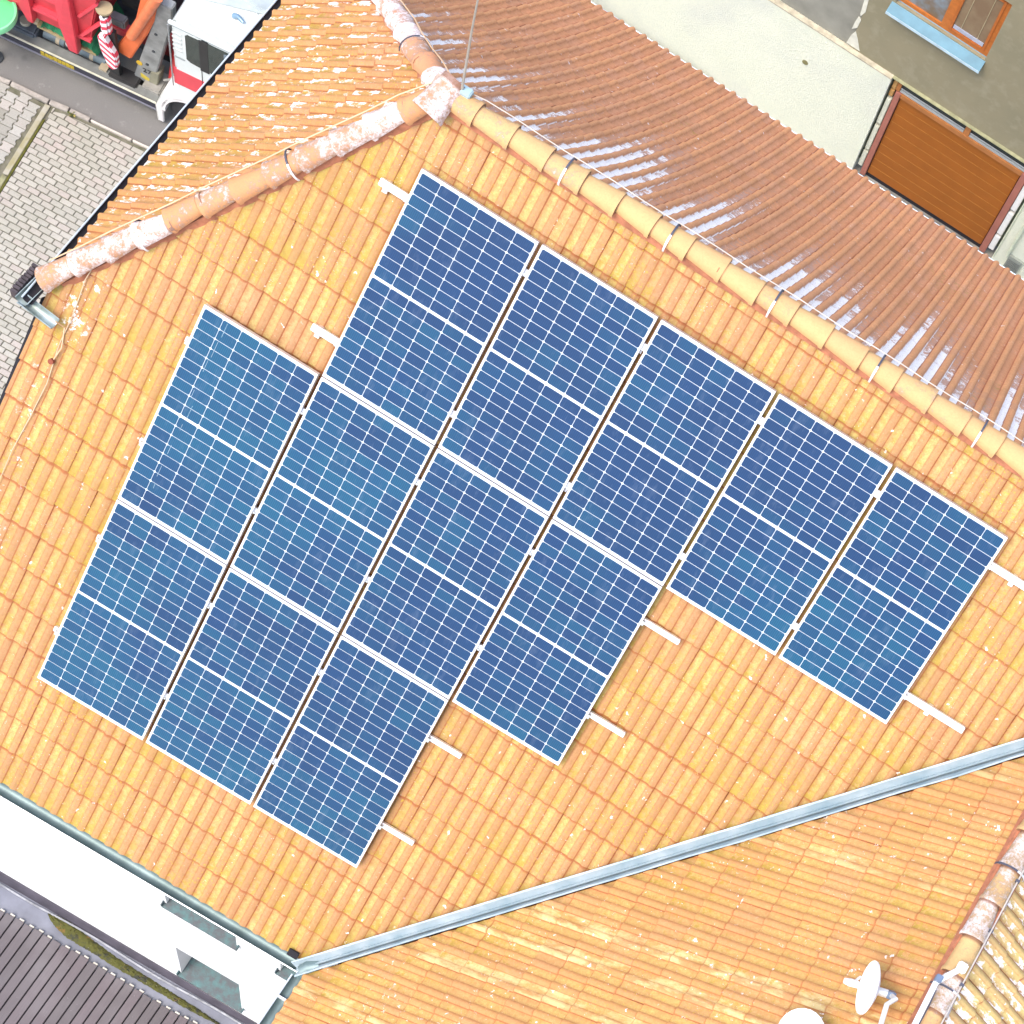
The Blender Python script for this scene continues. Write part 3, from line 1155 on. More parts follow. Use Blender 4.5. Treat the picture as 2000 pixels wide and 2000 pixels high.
# ------------------------------------------------------------------ the wing at the right
wing = thing('house_wing', (6.7, -4, 0), 'tiled wing of the house at lower right with satellite dishes on its ridge', 'house')
WP_ = R(42.9)
WX, WZ = 6.72, 16.84
DW = Vector((-math.cos(WP_), 0, -math.sin(WP_)))
NW = Vector((-math.sin(WP_), 0, math.cos(WP_)))
we_x = 2.19
we_z = WZ - (WX - we_x) * math.tan(WP_)
wl = (WX - we_x) / math.cos(WP_)
bw = Vector((0, 0, -.045))
slope_w = MB().prism([p + bw for p in (Vector((WX, -9, WZ)), Vector((we_x, -9, we_z)), Vector((we_x, -4.8, we_z)), Vector((WX, -.7, WZ)))], (0, 0, -.08)).build('roof_slope', M_UNDER, wing)
slope_e = MB().prism([p + bw for p in (Vector((WX, -9, WZ)), Vector((WX, -.7, WZ)), Vector((10.3, -.7, WZ - 3.35)), Vector((10.3, -9, WZ - 3.35)))], (0, 0, -.08)).build('roof_slope', M_UNDER, wing)


def vis_wing(u, v, o):
    if o.y < -5.4 - 0.0 * o.x: return None
    if o.x > 2.2 and o.y < -5.35 + (o.x - 2.2) * .43: return None
    return (o - CAM).length


wv = [wl + .02 - .3333 * k for k in range(0, 19)]
tile_field(slope_w, Vector((WX, 0, WZ)), Vector((0, -1, 0)), DW, NW, [.2 + TW * k for k in range(0, 32)], wv,
           [(vp0 + vn_valley * .07, -vn_valley), (Vector((WX - .02, 0, 0)), Vector((1, 0, 0)))], M_TILEW, vis_wing, roll=.016)
DE = Vector((math.cos(WP_), 0, -math.sin(WP_)))
NE = Vector((math.sin(WP_), 0, math.cos(WP_)))
tile_field(slope_e, Vector((WX, 0, WZ)), Vector((0, 1, 0)), DE, NE, [-8.5 + TW * k for k in range(0, 27)], [.1 + .333 * k for k in range(0, 14)],
           [(Vector((WX + .02, 0, 0)), Vector((-1, 0, 0)))], M_TILEE, lambda u, v, o: None)
MB().prism([Vector((WX - .125, -.7, WZ - .04)), Vector((WX - .1, -.7, WZ + .035)), Vector((WX + .1, -.7, WZ + .035)), Vector((WX + .125, -.7, WZ - .04))], (0, -8.3, 0)).build('ridge_bedding', M_MORTAR, wing)
ridge_run(Vector((WX, -9, WZ + .04)), Vector((WX, -.75, WZ + .04)), wing, M_RIDGEW, step=.33)
gutter_mesh((we_x - .01, -9, we_z - .03), (we_x - .01, -4.9, we_z - .03), .06, (-1, 0, 0), M_GUT, wing)
MB().box(we_x - .15, we_x + .02, -5.14, -5.12, we_z - .1, we_z - .02).build('gutter_bracket', M_STRAP, wing)
MB().box(2.46, 10, -9, -4.15, 0, we_z - .15).build('wall', M_WHITE, wing)
# valley flashing belongs to the house
va, vb_ = vp0 + Vector((0, 0, .0)), Vector((6.95, -.465, 17.04))
vd = (vb_ - va).normalized()
M1 = vd.cross(NV).normalized()
if M1.dot(Vector((-1, 1, 0))) < 0: M1 = -M1
M2 = vd.cross(NW).normalized()
if M2.dot(Vector((1, -1, 0))) < 0: M2 = -M2
vf = MB()
wa, wb = .105, .095
ra = va + Vector((0, 0, .035)) - vd * .1
rb = vb_ + Vector((0, 0, .035))
t_ = .004
pr_ = [M1 * wa + NV * .03, M1 * (wa - .012) + NV * .034, M1 * .02 + NV * .0, NV * .045 * .4 + NW * .02 + Vector((0, 0, .01)), M2 * .02, M2 * (wb - .012) + NW * .034, M2 * wb + NW * .03]
nseg = 16
for k in range(nseg + 1):
    p = ra.lerp(rb, k / nseg)
    wob = random.uniform(-.01, .008)
    for i, q in enumerate(pr_):
        vf.v.append(tuple(p + q + (M2 * wob if i > 4 else Vector()) + (M1 * random.uniform(-.004, .004) if i < 2 else Vector())))
for k in range(nseg):
    for i in range(6):
        vf.f.append((k * 7 + i, k * 7 + i + 1, (k + 1) * 7 + i + 1, (k + 1) * 7 + i))
valley = vf.build('valley_flashing', M_ZINC, house)
md = valley.modifiers.new('thick', 'SOLIDIFY')
md.thickness = .004
MB().bar(ra + Vector((0, 0, .018)) + vd * .1 + M2 * .012, rb + Vector((0, 0, .018)) + M2 * .012, .014, .02).build('valley_seam', plain('seam_dark', (.1, .13, .14), .6, .3), valley)
MB().obox(front(1.97, 6.93, TILE_N + .06), (1, 0, 0), DV, NV, .05, .035, .01).build('broken_tile_hole', M_DARK, house)
MB().obox(front(3.0, 5.98, TILE_N + .045), vd, M1, NV, .05, .016, .01).build('lap_hole', M_DARK, house)
MB().tube([vp0 + Vector((-.02, -.06, .03)), vp0 + Vector((.02, -.0, .06)), vp0 + Vector((.1, .06, .1))], [.06, .07, .05], 10).build('valley_spout', M_GUT, valley, smooth=True)

# ------------------------------------------------------------------ solar panels
pb = lambda u, v, n=0: basis(front(u, v, n), (1, 0, 0), tuple(-DV), tuple(NV))
cw, ch = (W - .032) / 6, (H - .070) / 20


def cell_mesh():
    w, h, c, t = cw - .0047, ch - .0047, .010, .0012
    o = [(-w / 2 + c, -h / 2), (w / 2 - c, -h / 2), (w / 2, -h / 2 + c * .8), (w / 2, h / 2 - c * .8), (w / 2 - c, h / 2), (-w / 2 + c, h / 2), (-w / 2, h / 2 - c * .8), (-w / 2, -h / 2 + c * .8)]
    vs = [(x, y, t) for x, y in o] + [(x, y, -t) for x, y in o]
    fs = [tuple(range(8))] + [(i, i + 8, (i + 1) % 8 + 8, (i + 1) % 8) for i in range(8)]
    me = bpy.data.meshes.new('cell')
    me.from_pydata(vs, [], fs)
    bm = bmesh.new()
    bm.from_mesh(me)
    bmesh.ops.recalc_face_normals(bm, faces=bm.faces)
    bm.to_mesh(me)
    bm.free()
    me.materials.append(M_CELL)
    return me


cellm = cell_mesh()


def mesh_of(b, name, mat, bevel=0):
    o = b.build(name, mat, None, bevel=bevel, center=False)
    me = o.data
    bpy.data.objects.remove(o)
    return me


fb = MB()
hw, hh, fw = W / 2, H / 2, .011
fb.box(-hw, hw, hh - fw - .004, hh, -.046, .0)
fb.box(-hw, hw, -hh, -hh + fw + .004, -.046, .0)
fb.box(-hw, -hw + fw, -hh + fw + .004, hh - fw - .004, -.046, .0)
fb.box(hw - fw, hw, -hh + fw + .004, hh - fw - .004, -.046, .0)
framem = mesh_of(fb, 'frame', M_FRAME)
backm = mesh_of(MB().box(-hw + fw, hw - fw, -hh + fw + .004, hh - fw - .004, -.009, -.004), 'backsheet', M_BACK)
barm = mesh_of(MB().box(-hw + fw, hw - fw, -.009, .009, -.0038, -.0022), 'centre_bar', plain('busbar_white', (.84, .85, .87), .35, var=.02))
row_n = ('top', 'middle', 'bottom')
LAB = {(1, 0): 'solar panel at the left end of the top row beside two short white rail ends',
       (2, 0): 'second solar panel from the left in the top row under the ridge',
       (3, 0): 'middle solar panel of the top row of five under the ridge',
       (4, 0): 'fourth solar panel from the left in the top row, bare tiles below it',
       (5, 0): 'solar panel at the right end of the top row with long white rails beside it',
       (0, 1): 'solar panel at the left end of the middle row with faint streaks on its glass',
       (1, 1): 'second solar panel from the left in the middle row',
       (2, 1): 'third solar panel from the left in the middle row',
       (3, 1): 'solar panel at the right end of the middle row, bare tiles below it',
       (0, 2): 'solar panel at the left end of the bottom row, nearest the verge',
       (1, 2): 'middle solar panel of the bottom row of three',
       (2, 2): 'solar panel at the right end of the bottom row, closest to the zinc valley'}
for (c, r) in PANELS:
    cu, cv = (c - 1) * (W + GU) + W / 2, r * (H + GV) + H / 2
    root = link(bpy.data.objects.new('solar_panel', None))
    root.empty_display_size = .2
    root.matrix_basis = pb(cu, cv)
    ORG[root.name] = Vector()
    tag(root, LAB[(c, r)], 'solar panel', 'solar panels on the front roof slope')
    for nm, me in (('frame', framem), ('backsheet', backm), ('centre_bar', barm)):
        o = link(bpy.data.objects.new(nm, me))
        o.parent = root
    for i in range(6):
        for j in range(20):
            x = -hw + .016 + cw * (i + .5)
            y = hh - .025 - ch * (j + .5) - (.020 if j >= 10 else 0)
            o = link(bpy.data.objects.new('cell', cellm))
            o.parent = root
            o.location = (x, y, -.0028)

M_STREAK = plain('dried_streak', (.3, .42, .5), .5, var=.2, scale=30)
sp_root = [o for o in bpy.data.objects if o.get('label') == LAB[(0, 1)]][0]
for k in range(9):
    x = -hw + .23 + random.uniform(-.03, .03)
    y = hh - .12 - k * .19 + random.uniform(-.05, .05)
    L_ = random.uniform(.05, .16)
    o = MB().box(-.0015, .0015, -L_ / 2, L_ / 2, 0, .0006).build('dried_streak', M_STREAK, None, center=False)
    o.parent = sp_root
    o.location = (x, y, -.0012)

# rails under the panels
RAILS = [(.283, -.262, 6.35, 'uppermost white mounting rail, running under the top row of panels'),
         (1.605 + .01, -.255, 5.89, 'white mounting rail along the lower part of the top row, long end showing at right'),
         (2.285, -1.115, 3.527, 'white mounting rail along the upper part of the middle row of panels'),
         (3.28, -1.118, 3.527, 'white mounting rail along the lower part of the middle row of panels'),
         (4.27, -1.114, 2.425, 'white mounting rail along the upper part of the bottom row of panels'),
         (5.262, -1.13, 2.432, 'lowest white mounting rail, under the bottom row of panels')]
for k, (v, a, b, lab) in enumerate(RAILS):
    r_ = k // 2
    root = thing('mounting_rail', front(a, v, -.07), lab, 'mounting rail', 'white rails that carry the solar panels')
    rl = MB()
    c = front((a + b) / 2, v, -.069)
    hw_ = .031 if r_ == 0 else .024
    rl.obox(c, (1, 0, 0), DV, NV, (b - a) / 2, hw_, .02)
    prof_ = rl.build('rail_profile', M_ALU, root, bevel=.004)
    gt = MB()
    cols = [c_ for c_, rr in PANELS if rr == r_]
    for cc_ in cols[:-1]:
        u = (cc_ - 1) * (W + GU) + W + GU / 2
        MB().obox(front(u, v, -.006), (1, 0, 0), DV, NV, .01, .008, .007).build('clamp', M_CLAMP, root, bevel=.002)
    for u_, sgn in (((cols[0] - 1) * (W + GU), -1), ((cols[-1] - 1) * (W + GU) + W, 1)):
        MB().obox(front(u_ + sgn * .012, v, -.012), (1, 0, 0), DV, NV, .011, .02, .012).build('end_clamp', M_CLAMP, root, bevel=.002)
    uu = a + .06
    while uu < b - .15:
        MB().obox(front(uu, v + .02, -.095), (1, 0, 0), DV, NV, .02, .05, .016).build('roof_hook', M_ALU, root)
        uu += 1.15

# ------------------------------------------------------------------ lightning conductors
lw = thing('lightning_conductor', (3, RY + .1, RZ + .1), 'thin pale lightning wire on holders along the main ridge', 'lightning wire')
pts = [(AX + .1, RY + .1, RZ + .08)]
for k in range(40):
    pts.append((AX + .3 + k * .23, RY + .1, RZ + .13 + .008 * math.sin(k * 1.7)))
MB().tube(pts, .0045, 6).build('wire', M_WIRE, lw, smooth=True)


def saddle(p, d, parent, r=.125):
    """strap over a ridge tile with an upright holding the wire"""
    p, d = Vector(p), Vector(d).normalized()
    x = d.cross(Vector((0, 0, 1))).normalized()
    z = x.cross(d)
    sA, sB = MB(), MB()
    for q, (t0, t1) in ((sA, (-.06, .4)), (sB, (.4, 1.0))):
        n = 8
        for k in range(n):
            a0, a1 = PI * (t0 + (t1 - t0) * k / n), PI * (t0 + (t1 - t0) * (k + 1) / n)
            f = lambda a, rr: p + x * (math.cos(a) * rr * 1.06) + z * (math.sin(a) * rr * .88)
            w = d * .008
            q.add([f(a0, r) - w, f(a0, r) + w, f(a1, r) + w, f(a1, r) - w, f(a0, r - .006) - w, f(a0, r - .006) + w, f(a1, r - .006) + w, f(a1, r - .006) - w],
                  [(0, 1, 2, 3), (7, 6, 5, 4), (0, 4, 5, 1), (3, 2, 6, 7), (0, 3, 7, 4), (1, 5, 6, 2)])
    sA.build('strap', M_STRAP, parent)
    sB.build('bracket', M_BRK, parent)


for x in (.97, 1.9, 2.83, 3.76, 4.7, 5.6, 6.6):
    saddle((x, RY, RZ + .045), (1, 0, 0), lw)
hw2 = thing('lightning_conductor', (-1.2, -.6, RZ - .9), 'thin orange tinted lightning wire on holders along the left hip', 'lightning wire')
hd = (HF - RT).normalized()
hx_ = hd.cross(Vector((0, 0, 1))).normalized()
hz_ = hx_.cross(hd)
if hx_.dot(Vector((-1, 1, 0))) < 0: hx_ = -hx_
wp = [RT + hd * .02 + hz_ * .12 + hx_ * .06]
Lh = (HF - RT).length
for k in range(1, 13):
    wp.append(RT + hd * (Lh * k / 12.6) + hz_ * (.135 + .006 * math.sin(k * 2.1)) + hx_ * .075)
MB().tube(wp, .006, 6).build('wire', M_WIREC, hw2, smooth=True)
for f_ in (.36, .74):
    saddle(RT + hd * (Lh * f_) + hz_ * .01, -hd, hw2, r=.128)
hw3 = thing('lightning_conductor', (-.9, 1.3, RZ - .9), 'lightning wire along the lichen covered rear hip at the top', 'lightning wire')
hd3 = (HB - RT).normalized()
hx3 = hd3.cross(Vector((0, 0, 1))).normalized()
hz3 = hx3.cross(hd3)
if hx3.dot(Vector((1, 1, 0))) < 0: hx3 = -hx3
L3 = (HB - RT).length
MB().tube([RT + hd3 * (.1 + L3 * k / 12) + hz3 * .1 + hx3 * (.085 + .01 * math.sin(k * 1.9)) for k in range(12)], .006, 6).build('wire', M_WIREC, hw3, smooth=True)
saddle(RT + hd3 * .95 + hz3 * .01, hd3, hw3, r=.128)
vw = thing('lightning_conductor', (-2.03, -3, 14.5), 'slack thin lightning wire lying on the tiles along the left verge', 'lightning wire')
vp = [Vector((-2.0, -1.42, hip_low_z + .32))]
for (x, v) in ((-2.04, 2.33), (-2.02, 2.62), (-2.03, 2.95), (-2.0, 3.3), (-2.02, 3.65), (-2.05, 4.0), (-2.05, 4.3), (-2.04, 4.9), (-2.06, 5.6), (-2.05, 6.3), (-2.05, 6.9)):
    vp.append(front(x, v, TILE_N + .052))
MB().tube(vp, .0042, 6).build('wire', plain('wire_white', (.66, .52, .34), .5, .2, var=.15), vw, smooth=True)
MB().tube([Vector((-2.09, -1.9, 15.735)), front(-2.04, 2.78, TILE_N + .06), front(-2.0, 2.95, TILE_N + .06), front(-2.03, 3.12, TILE_N + .06)], .006, 6).build('tail', M_WIREC, vw, smooth=True)
MB().tube([front(-2.03, 3.1, TILE_N + .05), front(-2.03, 3.1, TILE_N + .085)], .024, 10).build('fixing', plain('rust_red', (.25, .06, .03), .8), vw)

rod = thing('lightning_rod', (.0, RY + .05, RZ + .1), 'thin upright metal lightning rod where ridge and hips meet', 'lightning rod')
MB().tube([(.0, RY + .05, RZ + .1), (.02, RY + .05, RZ + .9), (.06, RY + .05, RZ + 1.9)], [.012, .009, .006], 7).build('rod', plain('rod_grey', (.5, .48, .42), .5, .4), rod, smooth=True)
MB().obox(Vector((.02, RY + .06, RZ + .14)), (1, 0, 0), (0, 1, 0), (0, 0, 1), .06, .04, .025).build('rod_foot', plain('foot_blue', (.45, .6, .62), .6, .2), rod, bevel=.008)

# ------------------------------------------------------------------ dishes and pipes on the wing ridge
M_DISH = plain('dish_white', (.82, .82, .82), .45, var=.01)
M_BLUE = plain('bolt_blue', (.18, .24, .34), .5, .3)
M_POLE = plain('pole_galvanised', (.72, .74, .72), .45, .3, var=.08)


def dish(name, c, axis, rad, label, feed_side, mast, group, fo=.55, fd=1.05):
    c, ax = Vector(c), Vector(axis).normalized()
    root = thing(name, mast[0], label, 'satellite dish', group)
    x = Vector(feed_side)
    x = (x - ax * x.dot(ax)).normalized()
    y = ax.cross(x)
    b = MB()
    nr, ns = 5, 24
    for side in (0, 1):
        for i in range(nr + 1):
            r = rad * i / nr
            for k in range(ns):
                a = 2 * PI * k / ns
                p = c + (x * math.cos(a) * 1.08 + y * math.sin(a)) * r + ax * (.32 * r * r / rad - (.012 if side else 0))
                b.v.append(tuple(p))
    o = (nr + 1) * ns
    for s in (0, 1):
        for i in range(nr):
            for k in range(ns):
                q = (s * o + i * ns + k, s * o + i * ns + (k + 1) % ns, s * o + (i + 1) * ns + (k + 1) % ns, s * o + (i + 1) * ns + k)
                b.f.append(q)
    for k in range(ns):
        b.f.append((nr * ns + k, nr * ns + (k + 1) % ns, o + nr * ns + (k + 1) % ns, o + nr * ns + k))
    b.build('reflector', M_DISH, root, smooth=True)
    fp = c + ax * rad * fd + x * rad * fo
    MB().tube([c + x * rad * .98 + ax * .1, fp + x * .02], .013, 7).build('feed_arm', M_DISH, root)
    MB().tube([c - x * rad * .9 + ax * .09 + y * .02, fp], .011, 7).build('feed_stay', M_DISH, root)
    MB().tube([fp - ax * .05, fp + ax * .02, fp + ax * .07], [.028, .032, .022], 10).build('lnb', M_DISH, root, smooth=True)
    bk = c - ax * .02
    MB().tube([bk, bk - ax * .08], .035, 8).build('mount', M_POLE, root)
    hub = bk - ax * .11
    MB().obox(hub, ax, x, y, .035, .04, .03).build('bracket', M_BLUE, root, bevel=.006)
    MB().tube([hub] + [Vector(p) for p in mast[1]], .022, 10).build('arm', M_POLE, root, smooth=True)
    MB().tube([Vector(mast[1][-1]) + Vector((0, 0, .05)), Vector(mast[0])], .026, 10).build('mast', M_POLE, root, smooth=True)
    return root


def ray_pt(px, py, y=None, x=None):
    d = right * ((px - 1822.574) / 4260.54) + down * ((py - 1488.761) / 4260.54) + fwd
    t = (y - CAM.y) / d.y if y is not None else (x - CAM.x) / d.x
    return CAM + d * t


dish('satellite_dish', (6.26, -3.44, 16.75), (-.996, -.28, .116), .215,
     'white satellite dish seen nearly edge on, upper of the dishes beside the wing ridge', (.1, -.5, 1),
     ((6.5, -4.3, WZ - .25), [(6.42, -3.45, 16.85), (6.38, -3.52, 16.85), (6.44, -3.8, 16.85), (6.5, -4.3, 16.85)]), 'satellite dishes at the wing ridge', fo=.05, fd=.9)
dish('satellite_dish', (5.98, -3.95, 16.42), (-.35, -.45, .8), .2,
     'white satellite dish cut off by the lower edge of the picture, left of the pole', (0, -.7, -.5),
     ((6.5, -4.45, WZ - .3), [(6.1, -4.1, 16.5), (6.5, -4.45, 16.7)]), 'satellite dishes at the wing ridge')
pipe = thing('aerial_pipe', (6.62, -3.6, WZ + .2), 'bent white pipe with dark clamps reaching onto the wing ridge', 'pipe')
MB().tube([(6.63, -4.2, 17.05), (6.62, -3.75, 17.05), (6.605, -3.32, 17.06), (6.6, -3.24, 17.07), (6.63, -3.18, 17.07), (6.73, -3.02, 17.03)], .024, 10).build('pipe', M_DISH, pipe, smooth=True)
MB().obox((6.6, -3.21, 17.1), (1, 0, 0), (0, 1, 0), (0, 0, 1), .028, .028, .035).build('clamp', M_BLUE, pipe, bevel=.006)
MB().obox((6.73, -3.01, 17.02), (1, 0, 0), (0, 1, 0), (0, 0, 1), .04, .04, .03).build('foot', M_DISH, pipe, bevel=.01)
MB().tube([(6.64, -4.0, 17.02), (6.65, -3.7, 17.01), (6.645, -3.4, 17.03), (6.63, -3.28, 17.05)], .006, 6).build('cable', M_BRK, pipe)
MB().tube([(6.63, -4.2, 17.05), (6.63, -4.25, 16.6)], .024, 10).build('post', M_DISH, pipe)
ww = thing('lightning_conductor', (6.78, -3, WZ + .15), 'pale lightning wire on small clips along the wing ridge', 'lightning wire')
MB().tube([(6.8, -.8 - .3 * k, WZ + .155 + .004 * math.sin(k * 2.3)) for k in range(27)], .0065, 6).build('wire', M_WIRE, ww, smooth=True)
for y in (-2.15, -2.62, -3.12, -3.55, -3.9):
    MB().obox((6.8, y, WZ + .145), (1, 0, 0), (0, 1, 0), (0, 0, 1), .016, .012, .016).build('clip', M_BRK, ww)
for y in (-2.08, -3.2):
    saddle((WX, y, WZ + .05), (0, 1, 0), ww, r=.128)

# ------------------------------------------------------------------ terrace on the low flat roof
annex = thing('flat_roof_annex', (-.4, -8, 0), 'low flat roofed annex with dark terrace boards below the white wall', 'annex')
M_MEM = plain('roof_membrane', (.2, .21, .255), .7, var=.2, scale=3, bump=.12)
M_FLASH = plain('wall_flashing', (.085, .075, .095), .6, var=.2, scale=5)
MB().box(-6, 2.2, -12, wy - .01, 0, 5.86).build('annex_wall', M_WHITE, annex)
MB().box(-6.05, 2.1, -12.05, wy - .012, 5.86, 5.885).build('roof_membrane', M_MEM, annex)
MB().add([(-6, wy - .003, 6.2), (-6, wy - .015, 6.2), (-6, wy - .09, 5.89), (-6, wy - .003, 5.89), (2, wy - .003, 5.99), (2, wy - .015, 5.99), (2, wy - .06, 5.89), (2, wy - .003, 5.89)], [(0, 1, 2, 3), (4, 7, 6, 5), (0, 4, 5, 1), (1, 5, 6, 2), (2, 6, 7, 3), (0, 3, 7, 4)]).build('wall_flashing', M_FLASH, annex)
wc = MB()
for k in range(26):
    x = -2.2 + .14 * k
    wc.bar((x, wy - .1 - .012 * math.sin(k * .5), 5.895 + .01), (x + .142, wy - .1 - .012 * math.sin((k + 1) * .5), 5.905), .02, .012)
wc.build('flashing_edge', plain('membrane_edge', (.42, .43, .46), .6, var=.3, scale=9), annex)
bm_mesh = bmesh.new()
M_BOARD = Mat('deck_board')
_P = M_BOARD.pos()
_c = M_BOARD.mix(M_BOARD.n('ObjectInfo').outputs['Random'], (.115, .09, .098), (.085, .075, .077))
_c = M_BOARD.mix(M_BOARD.ramp(M_BOARD.noise(M_BOARD.pos((60, 2, 1)), 1.0, 4), .4, .7, 0, .5), _c, (.075, .062, .068))
_c = M_BOARD.mix(M_BOARD.ramp(M_BOARD.noise(_P, 1.5, 3), .45, .75, 0, .5), _c, (.17, .155, .16))
_c = M_BOARD.mix(M_BOARD.ramp(M_BOARD.noise(_P, 55, 3, .7), .72, .76), _c, (.5, .48, .48))
M_BOARD.set(Base_Color=_c, Roughness=.6)
M_BOARD.bump(M_BOARD.noise(M_BOARD.pos((160, 2, 1)), 1.0, 2), .35, .004)
M_BOARD = M_BOARD.m
deck = MB().box(-5, 2.1, -11.9, -4.9, 5.885, 5.9).build('deck_frame', M_DARK, annex)
bme = mesh_of(MB().box(-.053, .053, -3.4, 0, 0, .03), 'deck_board', M_BOARD, bevel=.004)
cme = mesh_of(MB().box(-.028, .028, 0, .018, -.01, .02), 'board_clip', plain('clip_pale', (.52, .49, .42), .7))
for k in range(-10, 33):
    x = -1.63 + .1225 * k
    if -4.9 < x < 2.0:
        m = Matrix.Translation((x, -4.855 + random.uniform(-.008, .008) + .01 * math.sin(k * .3), 5.905))
        put('deck_board', bme, annex, m)
        if random.random() < .85:
            put('board_clip', cme, annex, m @ Matrix.Translation((.02 + random.uniform(-.01, .01), .002, .012)))
# moss and dirt gathered in the gutter between deck and wall
ms = MB()
prof_m = [(-1.42, -4.62, .01), (-1.3, -4.635, .06), (-1.1, -4.66, .085), (-.9, -4.68, .07), (-.7, -4.69, .06), (-.5, -4.705, .055), (-.3, -4.71, .05), (0, -4.71, .045), (.3, -4.715, .04), (.6, -4.72, .035), (.95, -4.72, .01)]
nx = 120
ny = 8
for i in range(nx + 1):
    t = i / nx
    x = prof_m[0][0] + t * (prof_m[-1][0] - prof_m[0][0])
    yc = np.interp(x, [p[0] for p in prof_m], [p[1] for p in prof_m])
    hwid = np.interp(x, [p[0] for p in prof_m], [p[2] for p in prof_m])
    for j in range(ny + 1):
        q = j / ny * 2 - 1
        ms.v.append((x + random.uniform(-.004, .004), yc + q * hwid + random.uniform(-.006, .006), 5.888 + max(0, (1 - q * q)) * random.uniform(.012, .04)))
for i in range(nx):
    for j in range(ny):
        a = i * (ny + 1) + j
        ms.f.append((a, a + 1, a + ny + 2, a + ny + 1))
M_MOSS2 = Mat('gutter_moss')
_P = M_MOSS2.pos()
_X = M_MOSS2.xyz(_P)
_c = M_MOSS2.mix(M_MOSS2.noise(_P, 30, 5, .7), (.1, .095, .015), (.045, .05, .012))
_c = M_MOSS2.mix(M_MOSS2.ramp(M_MOSS2.noise(_P, 9, 4, .7), .52, .62), _c, (.03, .032, .022))
_c = M_MOSS2.mix(M_MOSS2.ramp(M_MOSS2.noise(_P, 6, 3, .7), .6, .7, 0, .8), _c, (.2, .1, .025))
_c = M_MOSS2.mix(M_MOSS2.ramp(M_MOSS2.noise(_P, 70, 2), .72, .76), _c, (.6, .55, .5))
M_MOSS2.set(Base_Color=_c, Roughness=.95)
mossy = ms.build('moss', M_MOSS2.m, smooth=True)
tag(mossy, 'green brown moss and leaf litter lying along the foot of the white wall', 'moss', kind='stuff')

# ------------------------------------------------------------------ the building across the yard
fac = thing('rendered_building', (1, 15, 0), 'pale rendered building with a brown garage door and a wood framed window', 'building')


def rough_mat():
    M = Mat('roughcast_render')
    P = M.pos()
    c = M.mix(M.noise(P, 1.3, 4), (.88, .87, .7), (.82, .84, .65))
    c = M.mix(M.ramp(M.noise(P, 26, 5, .75), .35, .7, 0, .5), c, (.68, .72, .6))
    c = M.mix(M.ramp(M.noise(P, .6, 2), .5, .7, 0, .3), c, (.5, .51, .52))
    M.set(Base_Color=c, Roughness=.95)
    M.bump(M.noise(P, 38, 5, .8), .9, .03)
    return M.m


def upper_mat():
    M = Mat('smooth_render')
    P = M.pos()
    c = M.mix(M.ramp(M.noise(P, .9, 4, .6), .35, .65), (.26, .225, .14), (.225, .2, .125))
    c = M.mix(M.ramp(M.noise(P, 5, 5, .6), .5, .75, 0, .5), c, (.33, .3, .21))
    M.set(Base_Color=c, Roughness=.9)
    M.bump(M.noise(P, 30, 4), .15, .005)
    return M.m


M_ROUGH, M_UP = rough_mat(), upper_mat()
FY = 14.36
wall_with_holes(-7, 9, -.3, 2.66, [(.86, 3.78, -1, 2.67), ], FY, .4, 'lower_wall', M_ROUGH, fac)
wall_with_holes(.0, 9, 2.68, 8.2, [(.42, 2.09, 4.27, 5.72)], FY + .08, .4, 'upper_wall', M_UP, fac)
wall_with_holes(-7, -.005, 2.68, 8.2, [], FY + .1, .4, 'upper_wall', plain('old_grey_render', (.3, .29, .24), .9, var=.15, scale=2, bump=.2), fac)
MB().box(-7, .86, FY - .01, FY + .09, 2.645, 2.679).build('ledge', plain('ledge_plaster', (.62, .55, .4), .9, var=.2, scale=7, bump=.4), fac)
MB().box(.86, 9, FY + .02, FY + .09, 2.664, 2.679).build('ledge', plain('ledge_lime', (.4, .39, .22), .9, var=.2, scale=7), fac)
M_PATCH = plain('filler_white', (.68, .66, .55), .9, var=.1, scale=9)
for poly in ([(.0, 3.5), (.05, 3.65), (.02, 4.0), (.04, 4.4), (-.03, 4.42), (-.04, 3.9), (-.02, 3.55)], [(-.06, 3.1), (.02, 3.2), (.03, 3.42), (-.03, 3.46), (-.05, 3.3)], [(-.06, 2.72), (.2, 2.72), (.1, 2.95), (.02, 3.1), (-.03, 2.95)]):
    MB().prism([(x - .02, FY + .074, z) for x, z in poly], (0, .02, 0)).build('plaster_patch', M_PATCH, fac)
MB().tube([(-.59, FY + .05, 1.76), (-.59, FY - .006, 1.76)], .055, 14).build('vent_pipe', plain('pipe_olive', (.22, .2, .08), .8), fac)
# garage door in its opening
M_GDOOR = plain('garage_brown', (.34, .1, .008), .55, var=.06, scale=3, rnd=.06)
M_GRED = plain('frame_red_brown', (.38, .14, .1), .6, var=.08, scale=4)
DY = FY + .1
dr = thing('tmp', (2.3, DY, 0), '', '')
bpy.data.objects.remove(dr)
gd = MB().box(1.1, 3.5, DY + .05, DY + .08, -.26, 2.24).build('garage_door', M_DARK, fac)
nb_ = 10
BH = .235
for k in range(nb_):
    z0 = -.12 + k * BH
    MB().box(1.11, 3.49, DY + .022, DY + .05, z0 + .002, z0 + BH - .002).build('door_board', M_GDOOR, gd, bevel=.006)
M_BEADL = plain('board_bead', (.42, .16, .025), .5)
for k in range(1, nb_):
    z0 = -.12 + k * BH
    MB().box(1.12, 3.48, DY + .018, DY + .0215, z0 - .004, z0 + .01).build('board_lip', M_BEADL, gd)
for a, b, c, d in ((1.0, 1.098, -.2, 2.34), (3.502, 3.62, -.2, 2.34)):
    MB().box(a, b, DY - .03, DY + .08, c, d).build('door_post', M_GRED, gd, bevel=.006)
